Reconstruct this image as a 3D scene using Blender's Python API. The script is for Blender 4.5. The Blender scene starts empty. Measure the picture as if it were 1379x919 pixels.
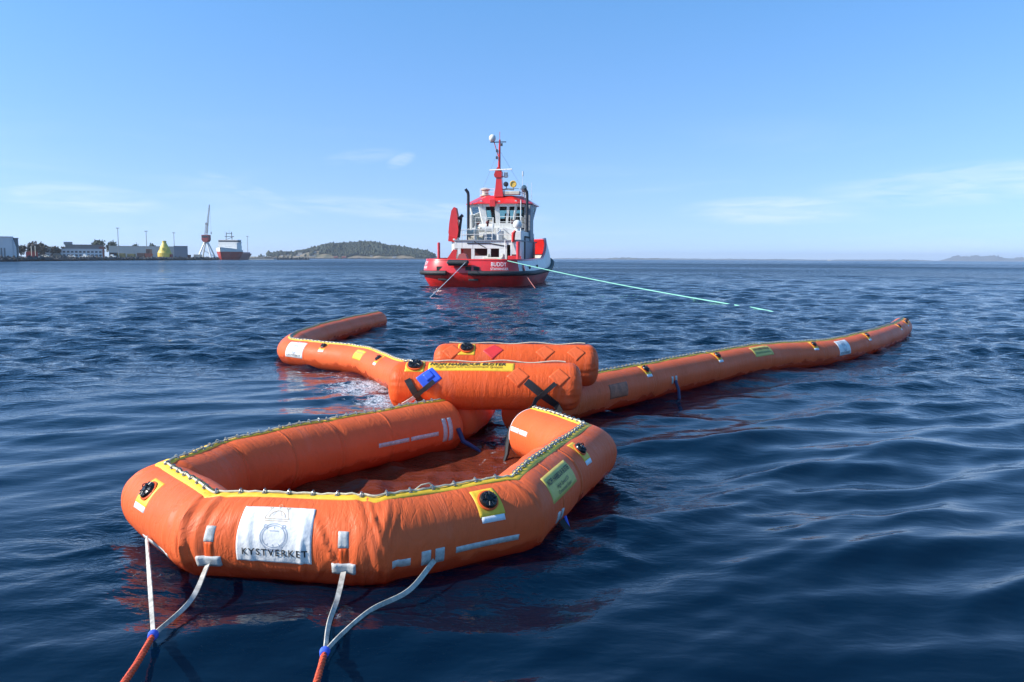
import bpy, bmesh, math, random
import numpy as np
from mathutils import Vector, Matrix
R = math.radians
random.seed(7); rng = np.random.default_rng(7)
scene = bpy.context.scene
COL = scene.collection

# ---------------------------------------------------------------- camera
CAM = Vector((0, 0, 2.5))
pitch, roll = math.atan(111 / 1072), R(0.29)
Fw = Vector((0, math.cos(pitch), -math.sin(pitch))); Up = Vector((0, math.sin(pitch), math.cos(pitch))); Rt = Vector((1, 0, 0))
Rt2 = Rt * math.cos(roll) + Up * math.sin(roll); Up2 = Up * math.cos(roll) - Rt * math.sin(roll)
cam = bpy.data.cameras.new('camera'); camo = bpy.data.objects.new('camera', cam); COL.objects.link(camo)
cam.sensor_width = 36; cam.lens = 36 * 1072 / 1379; cam.clip_end = 60000; cam.clip_start = .05
M = Matrix((Rt2, Up2, -Fw)).transposed().to_4x4(); M.translation = CAM
camo.matrix_world = M
scene.camera = camo

# ---------------------------------------------------------------- sky and sun
AZ, EL = R(78), R(34)          # sun: left of the camera, a little behind it
S = Vector((-math.sin(AZ) * math.cos(EL), -math.cos(AZ) * math.cos(EL), math.sin(EL)))
w = bpy.data.worlds.new('World'); scene.world = w; w.use_nodes = True
nt = w.node_tree; N = nt.nodes; N.clear(); Lk = nt.links.new
out = N.new('ShaderNodeOutputWorld'); bg = N.new('ShaderNodeBackground'); bg.inputs[1].default_value = 0.13
sky = N.new('ShaderNodeTexSky'); sky.sky_type = 'NISHITA'; sky.sun_disc = False
sky.sun_elevation = EL; sky.sun_rotation = math.atan2(S.x, S.y) % (2 * math.pi)
sky.altitude = 0; sky.air_density = 1.0; sky.dust_density = 0.3; sky.ozone_density = 3.0
tint = N.new('ShaderNodeMix'); tint.data_type = 'RGBA'; tint.blend_type = 'MULTIPLY'; tint.inputs[0].default_value = 1
Lk(sky.outputs[0], tint.inputs[6])
tc = N.new('ShaderNodeTexCoord')
lift = N.new('ShaderNodeVectorMath'); lift.operation = 'MULTIPLY_ADD'; lift.inputs[1].default_value = (1, 1, .90); lift.inputs[2].default_value = (0, 0, .085)   # clear northern air: no yellow band at the horizon
Lk(tc.outputs['Generated'], lift.inputs[0]); Lk(lift.outputs[0], sky.inputs['Vector'])
sz = N.new('ShaderNodeSeparateXYZ'); Lk(tc.outputs['Generated'], sz.inputs[0])
hz = N.new('ShaderNodeMapRange'); hz.inputs[1].default_value = 0; hz.inputs[2].default_value = .6; Lk(sz.outputs[2], hz.inputs[0])
tn = N.new('ShaderNodeMix'); tn.data_type = 'RGBA'; tn.inputs[6].default_value = (.93, .93, 1.12, 1); tn.inputs[7].default_value = (.50, 1.22, 1.50, 1); Lk(hz.outputs[0], tn.inputs[0]); Lk(tn.outputs[2], tint.inputs[7])
mp = N.new('ShaderNodeMapping'); mp.inputs['Scale'].default_value = (2.2, 2.2, 17); mp.inputs['Location'].default_value = (0.3, 1.1, 0.2); mp.inputs['Rotation'].default_value = (0, R(4), 0)
Lk(tc.outputs['Generated'], mp.inputs[0])
nz = N.new('ShaderNodeTexNoise'); nz.inputs['Scale'].default_value = 1.7; nz.inputs['Detail'].default_value = 5; nz.inputs['Roughness'].default_value = .55; nz.inputs['Distortion'].default_value = .5
Lk(mp.outputs[0], nz.inputs['Vector'])
mp2 = N.new('ShaderNodeMapping'); mp2.inputs['Scale'].default_value = (7, 7, 55); Lk(tc.outputs['Generated'], mp2.inputs[0])
nz2 = N.new('ShaderNodeTexNoise'); nz2.inputs['Scale'].default_value = 2.2; nz2.inputs['Detail'].default_value = 6; nz2.inputs['Distortion'].default_value = .8; Lk(mp2.outputs[0], nz2.inputs['Vector'])
rp = N.new('ShaderNodeMapRange'); rp.inputs[1].default_value = .47; rp.inputs[2].default_value = .82; rp.interpolation_type = 'SMOOTHSTEP'
Lk(nz.outputs[0], rp.inputs[0])
sx = N.new('ShaderNodeSeparateXYZ'); Lk(tc.outputs['Generated'], sx.inputs[0])
r2 = N.new('ShaderNodeMapRange'); r2.inputs[1].default_value = .02; r2.inputs[2].default_value = .17; r2.inputs[3].default_value = .26; r2.inputs[4].default_value = 0
Lk(sx.outputs[2], r2.inputs[0])
ml = N.new('ShaderNodeMath'); ml.operation = 'MULTIPLY'; Lk(rp.outputs[0], ml.inputs[0]); Lk(r2.outputs[0], ml.inputs[1])
acc = ml.outputs[0]
# thin wisps of cirrus: direction, half-width, half-height, slope, strength
for (dx, dy, dz, hw, hh, sl, q) in [(-.136, .984, .118, .017, .0085, .3, .20), (-.182, .976, .121, .045, .009, .12, .10), (-.47, .88, .0625, .085, .016, -.05, .24), (.505, .86, .083, .17, .022, .05, .24), (-.12, .99, .058, .16, .013, -.06, .22), (.306, .95, .058, .10, .016, 0, .30), (-.30, .95, .074, .06, .009, -.35, .2)]:
    u = Vector((dy, -dx, 0)).normalized(); nodes = []
    for vec in ((u.x / hw, u.y / hw, 0), (-u.x * sl / hh, -u.y * sl / hh, 1 / hh)):
        d_ = N.new('ShaderNodeVectorMath'); d_.operation = 'DOT_PRODUCT'; d_.inputs[1].default_value = vec; Lk(tc.outputs['Generated'], d_.inputs[0])
        o_ = N.new('ShaderNodeMath'); o_.operation = 'SUBTRACT'; o_.inputs[1].default_value = Vector((dx, dy, dz)).dot(Vector(vec)); Lk(d_.outputs['Value'], o_.inputs[0])
        p_ = N.new('ShaderNodeMath'); p_.operation = 'MULTIPLY'; Lk(o_.outputs[0], p_.inputs[0]); Lk(o_.outputs[0], p_.inputs[1]); nodes.append(p_)
    a_ = N.new('ShaderNodeMath'); a_.operation = 'ADD'; Lk(nodes[0].outputs[0], a_.inputs[0]); Lk(nodes[1].outputs[0], a_.inputs[1])
    f_ = N.new('ShaderNodeMapRange'); f_.interpolation_type = 'SMOOTHERSTEP'; f_.inputs[1].default_value = 0; f_.inputs[2].default_value = 1.6; f_.inputs[3].default_value = q; f_.inputs[4].default_value = 0; Lk(a_.outputs[0], f_.inputs[0])
    g_ = N.new('ShaderNodeMapRange'); g_.inputs[1].default_value = .32; g_.inputs[2].default_value = .62; Lk(nz2.outputs[0], g_.inputs[0])
    h_ = N.new('ShaderNodeMath'); h_.operation = 'MULTIPLY'; Lk(f_.outputs[0], h_.inputs[0]); Lk(g_.outputs[0], h_.inputs[1])
    k_ = N.new('ShaderNodeMath'); k_.operation = 'MAXIMUM'; Lk(acc, k_.inputs[0]); Lk(h_.outputs[0], k_.inputs[1]); acc = k_.outputs[0]
cl = N.new('ShaderNodeMix'); cl.data_type = 'RGBA'; cl.inputs[7].default_value = (6.4, 6.6, 7.4, 1)
Lk(acc, cl.inputs[0]); Lk(tint.outputs[2], cl.inputs[6])
Lk(cl.outputs[2], bg.inputs[0]); Lk(bg.outputs[0], out.inputs[0])
sun = bpy.data.lights.new('sun', 'SUN'); sun.energy = 5.0; sun.angle = R(.53); sun.color = (1, .94, .86)
suno = bpy.data.objects.new('sun', sun); COL.objects.link(suno); suno.rotation_euler = S.to_track_quat('Z', 'Y').to_euler(); suno.location = S * 200
vs = scene.view_settings; vs.view_transform = 'Standard'; vs.look = 'None'; vs.exposure = .5; vs.gamma = 1; vs.use_curve_mapping = False
scene.cycles.max_bounces = 8; scene.cycles.transparent_max_bounces = 12; scene.cycles.use_denoising = True

# ---------------------------------------------------------------- materials
MATS = {}
def mat(name, col, rough=.5, metal=0, var=.12, scale=6., bump=0., bscale=40., spec=.5, coord='Object', coat=0., streak=0.):
    if name in MATS: return MATS[name]
    m = bpy.data.materials.new(name); m.use_nodes = True; t = m.node_tree; b = t.nodes['Principled BSDF']
    b.inputs['Roughness'].default_value = rough; b.inputs['Metallic'].default_value = metal; b.inputs['Specular IOR Level'].default_value = spec
    b.inputs['Coat Weight'].default_value = coat; b.inputs['Coat Roughness'].default_value = .12
    c = t.nodes.new('ShaderNodeTexCoord')
    n = t.nodes.new('ShaderNodeTexNoise'); n.inputs['Scale'].default_value = scale; n.inputs['Detail'].default_value = 6; n.inputs['Roughness'].default_value = .65
    t.links.new(c.outputs[coord], n.inputs['Vector'])
    r = t.nodes.new('ShaderNodeMapRange'); r.inputs[1].default_value = .3; r.inputs[2].default_value = .7; r.inputs[3].default_value = 1 - var; r.inputs[4].default_value = 1 + var
    t.links.new(n.outputs[0], r.inputs[0])
    x = t.nodes.new('ShaderNodeVectorMath'); x.operation = 'SCALE'; x.inputs[0].default_value = col[:3]
    t.links.new(r.outputs[0], x.inputs['Scale']); t.links.new(x.outputs[0], b.inputs['Base Color'])
    if streak:      # rust and grime run down in streaks
        mq = t.nodes.new('ShaderNodeMapping'); mq.inputs['Scale'].default_value = (3.2, 3.2, .28); t.links.new(c.outputs[coord], mq.inputs[0])
        ns = t.nodes.new('ShaderNodeTexNoise'); ns.inputs['Scale'].default_value = 1.6; ns.inputs['Detail'].default_value = 7; t.links.new(mq.outputs[0], ns.inputs['Vector'])
        rs = t.nodes.new('ShaderNodeMapRange'); rs.inputs[1].default_value = .54; rs.inputs[2].default_value = .74; rs.inputs[4].default_value = streak; t.links.new(ns.outputs[0], rs.inputs[0])
        xs_ = t.nodes.new('ShaderNodeMix'); xs_.data_type = 'RGBA'; xs_.inputs[7].default_value = (.14, .075, .045, 1); t.links.new(rs.outputs[0], xs_.inputs[0]); t.links.new(x.outputs[0], xs_.inputs[6]); t.links.new(xs_.outputs[2], b.inputs['Base Color'])
    if bump:
        n2 = t.nodes.new('ShaderNodeTexNoise'); n2.inputs['Scale'].default_value = bscale; n2.inputs['Detail'].default_value = 4
        t.links.new(c.outputs[coord], n2.inputs['Vector'])
        bp = t.nodes.new('ShaderNodeBump'); bp.inputs['Strength'].default_value = .6; bp.inputs['Distance'].default_value = bump
        t.links.new(n2.outputs[0], bp.inputs['Height']); t.links.new(bp.outputs[0], b.inputs['Normal'])
    MATS[name] = m; return m

def pvc(name, col, dirt=.25):
    """coated boom fabric: UV in metres (u along, v around); creases running round the tube, weave, scuffs and dirt"""
    m = bpy.data.materials.new(name); m.use_nodes = True; t = m.node_tree; b = t.nodes['Principled BSDF']; L = t.links.new
    b.inputs['Roughness'].default_value = .45; b.inputs['Specular IOR Level'].default_value = .2
    c = t.nodes.new('ShaderNodeTexCoord')
    def noise(sc, det, mscale=(1, 1, 1), dist=0.):
        q = t.nodes.new('ShaderNodeMapping'); q.inputs['Scale'].default_value = mscale; L(c.outputs['UV'], q.inputs[0])
        n = t.nodes.new('ShaderNodeTexNoise'); n.inputs['Scale'].default_value = sc; n.inputs['Detail'].default_value = det; n.inputs['Roughness'].default_value = .6; n.inputs['Distortion'].default_value = dist
        L(q.outputs[0], n.inputs['Vector']); return n
    big = noise(1.3, 5); scuff = noise(9, 8, (1, .35, 1), .6)
    r = t.nodes.new('ShaderNodeMapRange'); r.inputs[1].default_value = .3; r.inputs[2].default_value = .7; r.inputs[3].default_value = .88; r.inputs[4].default_value = 1.08
    L(big.outputs[0], r.inputs[0])
    x = t.nodes.new('ShaderNodeVectorMath'); x.operation = 'SCALE'; x.inputs[0].default_value = col; L(r.outputs[0], x.inputs['Scale'])
    rr = t.nodes.new('ShaderNodeMapRange'); rr.inputs[1].default_value = .58; rr.inputs[2].default_value = .78; rr.inputs[4].default_value = dirt; L(scuff.outputs[0], rr.inputs[0])
    mx = t.nodes.new('ShaderNodeMix'); mx.data_type = 'RGBA'; mx.inputs[7].default_value = (.30, .075, .035, 1); L(rr.outputs[0], mx.inputs[0]); L(x.outputs[0], mx.inputs[6])
    gp = t.nodes.new('ShaderNodeNewGeometry'); sp = t.nodes.new('ShaderNodeSeparateXYZ'); L(gp.outputs['Position'], sp.inputs[0])
    wn = t.nodes.new('ShaderNodeTexNoise'); wn.inputs['Scale'].default_value = 3.5; wn.inputs['Detail'].default_value = 5; L(gp.outputs['Position'], wn.inputs['Vector'])
    wz = t.nodes.new('ShaderNodeMath'); wz.operation = 'MULTIPLY_ADD'; wz.inputs[1].default_value = -.30; L(wn.outputs[0], wz.inputs[0]); L(sp.outputs[2], wz.inputs[2])
    wet = t.nodes.new('ShaderNodeMapRange'); wet.inputs[1].default_value = -.07; wet.inputs[2].default_value = .0; wet.inputs[3].default_value = 1; wet.inputs[4].default_value = 0; L(wz.outputs[0], wet.inputs[0])
    ww = t.nodes.new('ShaderNodeMix'); ww.data_type = 'RGBA'; ww.blend_type = 'MULTIPLY'; ww.inputs[7].default_value = (.62, .5, .5, 1); L(wet.outputs[0], ww.inputs[0]); L(mx.outputs[2], ww.inputs[6])
    salt = noise(2.2, 9, (1, .25, 1), 1.2); sr = t.nodes.new('ShaderNodeMapRange'); sr.inputs[1].default_value = .60; sr.inputs[2].default_value = .80; sr.inputs[4].default_value = .22; L(salt.outputs[0], sr.inputs[0])
    sm = t.nodes.new('ShaderNodeMix'); sm.data_type = 'RGBA'; sm.inputs[7].default_value = (.72, .38, .28, 1); L(sr.outputs[0], sm.inputs[0]); L(ww.outputs[2], sm.inputs[6])
    L(sm.outputs[2], b.inputs['Base Color'])
    r3 = t.nodes.new('ShaderNodeMapRange'); r3.inputs[3].default_value = .34; r3.inputs[4].default_value = .56; L(scuff.outputs[0], r3.inputs[0])
    rw = t.nodes.new('ShaderNodeMix'); rw.inputs[3].default_value = .16; L(wet.outputs[0], rw.inputs[0]); L(r3.outputs[0], rw.inputs[2]); L(rw.outputs[0], b.inputs['Roughness'])
    cr = noise(5.5, 3, (2.6, .45, 1), .5); cr2 = noise(30, 3, (1, 1, 1)); weave = noise(260, 1)
    b1 = t.nodes.new('ShaderNodeBump'); b1.inputs['Strength'].default_value = .55; b1.inputs['Distance'].default_value = .018; L(cr.outputs[0], b1.inputs['Height'])
    b2 = t.nodes.new('ShaderNodeBump'); b2.inputs['Strength'].default_value = .5; b2.inputs['Distance'].default_value = .003; L(cr2.outputs[0], b2.inputs['Height']); L(b1.outputs[0], b2.inputs['Normal'])
    b3 = t.nodes.new('ShaderNodeBump'); b3.inputs['Strength'].default_value = .35; b3.inputs['Distance'].default_value = .0015; L(weave.outputs[0], b3.inputs['Height']); L(b2.outputs[0], b3.inputs['Normal'])
    rg = noise(3.2, 4, (2.2, .8, 1), .9); ra_ = t.nodes.new('ShaderNodeMath'); ra_.operation = 'SUBTRACT'; ra_.inputs[1].default_value = .5; L(rg.outputs[0], ra_.inputs[0])
    rb_ = t.nodes.new('ShaderNodeMath'); rb_.operation = 'ABSOLUTE'; L(ra_.outputs[0], rb_.inputs[0])
    rc_ = t.nodes.new('ShaderNodeMapRange'); rc_.inputs[1].default_value = 0; rc_.inputs[2].default_value = .05; rc_.inputs[3].default_value = 1; rc_.inputs[4].default_value = 0; L(rb_.outputs[0], rc_.inputs[0])
    b4 = t.nodes.new('ShaderNodeBump'); b4.inputs['Strength'].default_value = .45; b4.inputs['Distance'].default_value = .004; L(rc_.outputs[0], b4.inputs['Height']); L(b3.outputs[0], b4.inputs['Normal'])
    L(b4.outputs[0], b.inputs['Normal'])
    tr = t.nodes.new('ShaderNodeBsdfTranslucent'); tr.inputs[0].default_value = (.85, .06, .012, 1); ms_ = t.nodes.new('ShaderNodeMixShader'); ms_.inputs[0].default_value = .15      # thin skin: sunlight glows through
    o_ = t.nodes['Material Output']; L(b.outputs[0], ms_.inputs[1]); L(tr.outputs[0], ms_.inputs[2]); L(ms_.outputs[0], o_.inputs[0])
    MATS[name] = m; return m

ORANGE = pvc('orange_pvc', (.87, .155, .046)); ORANGE2 = pvc('float_pvc', (.86, .130, .030), .12)
YELLOW = mat('yellow_webbing', (.82, .50, .03), .5, var=.15, scale=20, bump=.002, bscale=120)
WHITE_PATCH = mat('white_patch', (.74, .73, .70), .5, var=.10, scale=8, bump=.03, bscale=8)
WHITE_LABEL = mat('white_label', (.72, .74, .76), .45, var=.1, scale=20)
GREY_TAPE = mat('grey_tape', (.50, .50, .47), .4, var=.3, scale=25, bump=.002, bscale=60)
WEB_WHITE = mat('white_webbing', (.46, .43, .37), .8, var=.5, scale=14, bump=.003, bscale=150)
ROPE_WHITE = mat('lacing_rope', (.62, .55, .40), .7, var=.25, scale=30, bump=.002, bscale=200)
ROPE_RED = mat('red_rope', (.80, .10, .03), .65, var=.25, scale=30, bump=.006, bscale=80)
ROPE_BLUE = mat('blue_tie', (.05, .12, .62), .6, var=.2, scale=30)
ROPE_GREEN = mat('green_rope', (.28, .66, .50), .6, var=.1)
STEEL = mat('grommet_steel', (.30, .31, .31), .32, .9, var=.2, scale=30)
BLACK = mat('black_rubber', (.012, .012, .013), .28, var=.3, scale=10)
BLACK_WEB = mat('black_webbing', (.014, .014, .015), .55, var=.3, scale=30, bump=.002, bscale=150)
BLUE_PATCH = mat('blue_patch', (.03, .10, .62), .45, var=.1)
PRINT = mat('dark_print', (.02, .02, .022), .6, var=.2, scale=30)
PRINT_TAN = mat('tan_print', (.52, .36, .19), .6, var=.2, scale=40)
PRINT_BLUE = mat('faded_blue_print', (.33, .37, .45), .6, var=.2, scale=40)
RED_PATCH = mat('red_patch', (.62, .03, .03), .5)
RED_PAINT = mat('red_paint', (.72, .024, .02), .3, var=.12, scale=1.2, bump=.01, bscale=.8, coat=.4, streak=.3)
RED_DARK = mat('hull_red', (.64, .020, .016), .35, var=.25, scale=.9, bump=.01, bscale=.8, streak=.5)
WHITE_PAINT = mat('white_paint', (.74, .73, .68), .4, var=.10, scale=1.1, bump=.006, bscale=1.2, streak=.38)
RUBBER = mat('fender_rubber', (.022, .022, .023), .6, var=.4, scale=3, bump=.02, bscale=6)
DARK = mat('dark_interior', (.02, .018, .017), .7)
MAROON = mat('maroon_wall', (.12, .018, .015), .6)
DECK = mat('deck_paint', (.16, .06, .05), .7)
GREY_PAINT = mat('grey_paint', (.26, .28, .30), .5, scale=2)
BEIGE = mat('beige_gear', (.55, .50, .40), .6, var=.25, scale=4)
PIPE = mat('exhaust_pipe', (.035, .035, .04), .45, .3)
GOLD = mat('yellow_lamp', (.75, .50, .10), .4)
def glass_mat():
    m = bpy.data.materials.new('window_glass'); m.use_nodes = True; t = m.node_tree; t.nodes.clear()
    o = t.nodes.new('ShaderNodeOutputMaterial'); a = t.nodes.new('ShaderNodeBsdfTransparent'); g = t.nodes.new('ShaderNodeBsdfGlossy'); f = t.nodes.new('ShaderNodeFresnel'); x = t.nodes.new('ShaderNodeMixShader')
    a.inputs[0].default_value = (.52, .70, .68, 1); g.inputs[0].default_value = (.9, .95, .95, 1); g.inputs['Roughness'].default_value = .03; f.inputs[0].default_value = 1.5
    t.links.new(f.outputs[0], x.inputs[0]); t.links.new(a.outputs[0], x.inputs[1]); t.links.new(g.outputs[0], x.inputs[2]); t.links.new(x.outputs[0], o.inputs[0]); return m
GLASS = glass_mat()
DARKGLASS = mat('dark_window', (.03, .04, .05), .12, var=.3, scale=.3)

# ---------------------------------------------------------------- helpers
def tag(o, label=None, cat=None, group=None, kind=None):
    if label: o['label'] = label
    if cat: o['category'] = cat
    if group: o['group'] = group
    if kind: o['kind'] = kind
    return o
def empty(name, loc=(0, 0, 0), rz=0.):
    o = bpy.data.objects.new(name, None); COL.objects.link(o); o.location = loc; o.rotation_euler = (0, 0, rz); o.empty_display_size = .3; return o
def thing(name, label, cat, loc=(0, 0, 0), rz=0., group=None):
    return tag(empty(name, loc, rz), label, cat, group)
def mesh_obj(name, me, m, parent=None, world=False, smooth=True):
    if smooth: me.polygons.foreach_set('use_smooth', np.ones(len(me.polygons), bool))
    if m and not me.materials: me.materials.append(m)
    o = bpy.data.objects.new(name, me); COL.objects.link(o)
    if parent: setpar(o, parent, world)
    return o
def setpar(o, p, world):
    o.parent = p
    if world: o.matrix_parent_inverse = PINV(p)      # mesh already in world coordinates
def PINV(p):
    return WM(p).inverted()
def WM(p):
    b = Matrix.Translation(p.location) @ p.rotation_euler.to_matrix().to_4x4()
    if p.parent: return WM(p.parent) @ p.matrix_parent_inverse @ b
    return b
def from_np(name, V, Fq, uv=None):
    me = bpy.data.meshes.new(name); V = np.asarray(V, np.float32); Fq = np.asarray(Fq, np.int32); n, k = Fq.shape
    me.vertices.add(len(V)); me.vertices.foreach_set('co', V.ravel())
    me.loops.add(n * k); me.loops.foreach_set('vertex_index', Fq.ravel())
    me.polygons.add(n); me.polygons.foreach_set('loop_start', np.arange(0, n * k, k, dtype=np.int32)); me.polygons.foreach_set('loop_total', np.full(n, k, np.int32))
    me.update(calc_edges=True)
    if uv is not None:
        l = me.uv_layers.new(name='uv'); l.data.foreach_set('uv', np.asarray(uv, np.float32)[Fq.ravel()].ravel())
    return me
def grid_faces(a, b, off=0):
    i = np.arange(a - 1)[:, None] * b + np.arange(b - 1)[None, :]
    i = i.ravel() + off
    return np.stack([i, i + 1, i + b + 1, i + b], 1)

class MB:
    def __init__(s): s.v = []; s.f = []
    def add(s, V, Fs):
        o = len(s.v); s.v += [tuple(x) for x in V]; s.f += [tuple(i + o for i in f) for f in Fs]; return s
    def box(s, x0, x1, y0, y1, z0, z1, bev=0.):
        if bev:
            bm = bmesh.new(); bmesh.ops.create_cube(bm, size=1)
            for v in bm.verts: v.co = ((x0 + x1) / 2 + v.co.x * (x1 - x0), (y0 + y1) / 2 + v.co.y * (y1 - y0), (z0 + z1) / 2 + v.co.z * (z1 - z0))
            bmesh.ops.bevel(bm, geom=bm.edges[:], offset=bev, segments=2, affect='EDGES', profile=.5)
            bm.verts.index_update(); s.add([v.co[:] for v in bm.verts], [[v.index for v in f.verts] for f in bm.faces]); bm.free(); return s
        V = [(x, y, z) for z in (z0, z1) for y in (y0, y1) for x in (x0, x1)]
        return s.add(V, [(0, 2, 3, 1), (4, 5, 7, 6), (0, 1, 5, 4), (2, 6, 7, 3), (0, 4, 6, 2), (1, 3, 7, 5)])
    def tube(s, pts, r, n=8, caps=True):
        pts = [Vector(p) for p in pts]; rs = r if hasattr(r, '__len__') else [r] * len(pts); V = []; Fs = []
        a = None
        for i, p in enumerate(pts):
            d = (pts[min(i + 1, len(pts) - 1)] - pts[max(i - 1, 0)]).normalized()
            if a is None: a = d.orthogonal().normalized()
            a = (a - d * a.dot(d)); a = a.normalized() if a.length > 1e-6 else d.orthogonal().normalized(); b = d.cross(a)
            for k in range(n):
                t = 2 * math.pi * k / n; V.append(p + (a * math.cos(t) + b * math.sin(t)) * rs[i])
        for i in range(len(pts) - 1):
            for k in range(n):
                j = (k + 1) % n; Fs.append((i * n + k, i * n + j, (i + 1) * n + j, (i + 1) * n + k))
        if caps: Fs += [tuple(range(n))[::-1], tuple((len(pts) - 1) * n + k for k in range(n))]
        return s.add(V, Fs)
    def lathe(s, prof, n=24, mtx=Matrix.Identity(4)):
        V = []; Fs = []
        for (r, z) in prof:
            for k in range(n):
                t = 2 * math.pi * k / n; V.append(mtx @ Vector((r * math.cos(t), r * math.sin(t), z)))
        for i in range(len(prof) - 1):
            for k in range(n):
                j = (k + 1) % n; Fs.append((i * n + k, i * n + j, (i + 1) * n + j, (i + 1) * n + k))
        Fs += [tuple(range(n))[::-1], tuple((len(prof) - 1) * n + k for k in range(n))]
        return s.add(V, Fs)
    def prism(s, poly, h0, h1, axis='z'):
        n = len(poly)
        f = {'z': lambda p, h: (p[0], p[1], h), 'y': lambda p, h: (p[0], h, p[1]), 'x': lambda p, h: (h, p[0], p[1])}[axis]
        V = [f(p, h0) for p in poly] + [f(p, h1) for p in poly]
        Fs = [tuple(range(n))[::-1], tuple(range(n, 2 * n))] + [(i, (i + 1) % n, (i + 1) % n + n, i + n) for i in range(n)]
        return s.add(V, Fs)
    def sphere(s, c, r, n=12, m=8, sc=(1, 1, 1)):
        pr = [(math.sin(math.pi * (i + .02) / (m + .04)), -math.cos(math.pi * (i + .02) / (m + .04))) for i in range(m + 1)]
        mt = Matrix.Translation(c) @ Matrix.Diagonal((r * sc[0], r * sc[1], r * sc[2], 1))
        return s.lathe(pr, n, mt)
    def build(s, name, m, parent=None, world=False, smooth=False, fix=True):
        me = bpy.data.meshes.new(name); me.from_pydata([tuple(v) for v in s.v], [], s.f); me.update()
        if fix:
            bm = bmesh.new(); bm.from_mesh(me); bmesh.ops.recalc_face_normals(bm, faces=bm.faces[:]); bm.to_mesh(me); bm.free()
        o = mesh_obj(name, me, m, parent, world, smooth)
        if smooth:
            try: me.set_sharp_from_angle(angle=R(40))
            except Exception: pass
        return o

def catmull(pts, step):
    P = [np.array(p, float) for p in pts]; P = [2 * P[0] - P[1]] + P + [2 * P[-1] - P[-2]]; o = []
    for i in range(1, len(P) - 2):
        n = max(2, int(np.linalg.norm(P[i + 1] - P[i]) / step))
        for k in range(n):
            t = k / n
            o.append(.5 * (2 * P[i] + (P[i + 1] - P[i - 1]) * t + (2 * P[i - 1] - 5 * P[i] + 4 * P[i + 1] - P[i + 2]) * t * t + (3 * P[i] - P[i - 1] - 3 * P[i + 1] + P[i + 2]) * t ** 3))
    o.append(P[-2]); return np.array(o)
def text_mesh(body, size=1., spacing=1., shear=0., bold=0.):
    cu = bpy.data.curves.new('lettering', 'FONT'); cu.body = body; cu.size = size; cu.space_character = spacing; cu.shear = shear; cu.offset = bold; cu.resolution_u = 3
    o = bpy.data.objects.new('lettering', cu); COL.objects.link(o)
    bpy.context.view_layer.update(); dg = bpy.context.evaluated_depsgraph_get()
    me = bpy.data.meshes.new_from_object(o.evaluated_get(dg)); bpy.data.objects.remove(o); bpy.data.curves.remove(cu)
    V = np.array([v.co[:] for v in me.vertices]); Fs = [tuple(p.vertices) for p in me.polygons]; bpy.data.meshes.remove(me)
    V[:, 0] -= (V[:, 0].min() + V[:, 0].max()) / 2; V[:, 1] -= (V[:, 1].min() + V[:, 1].max()) / 2
    return V, Fs

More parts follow.
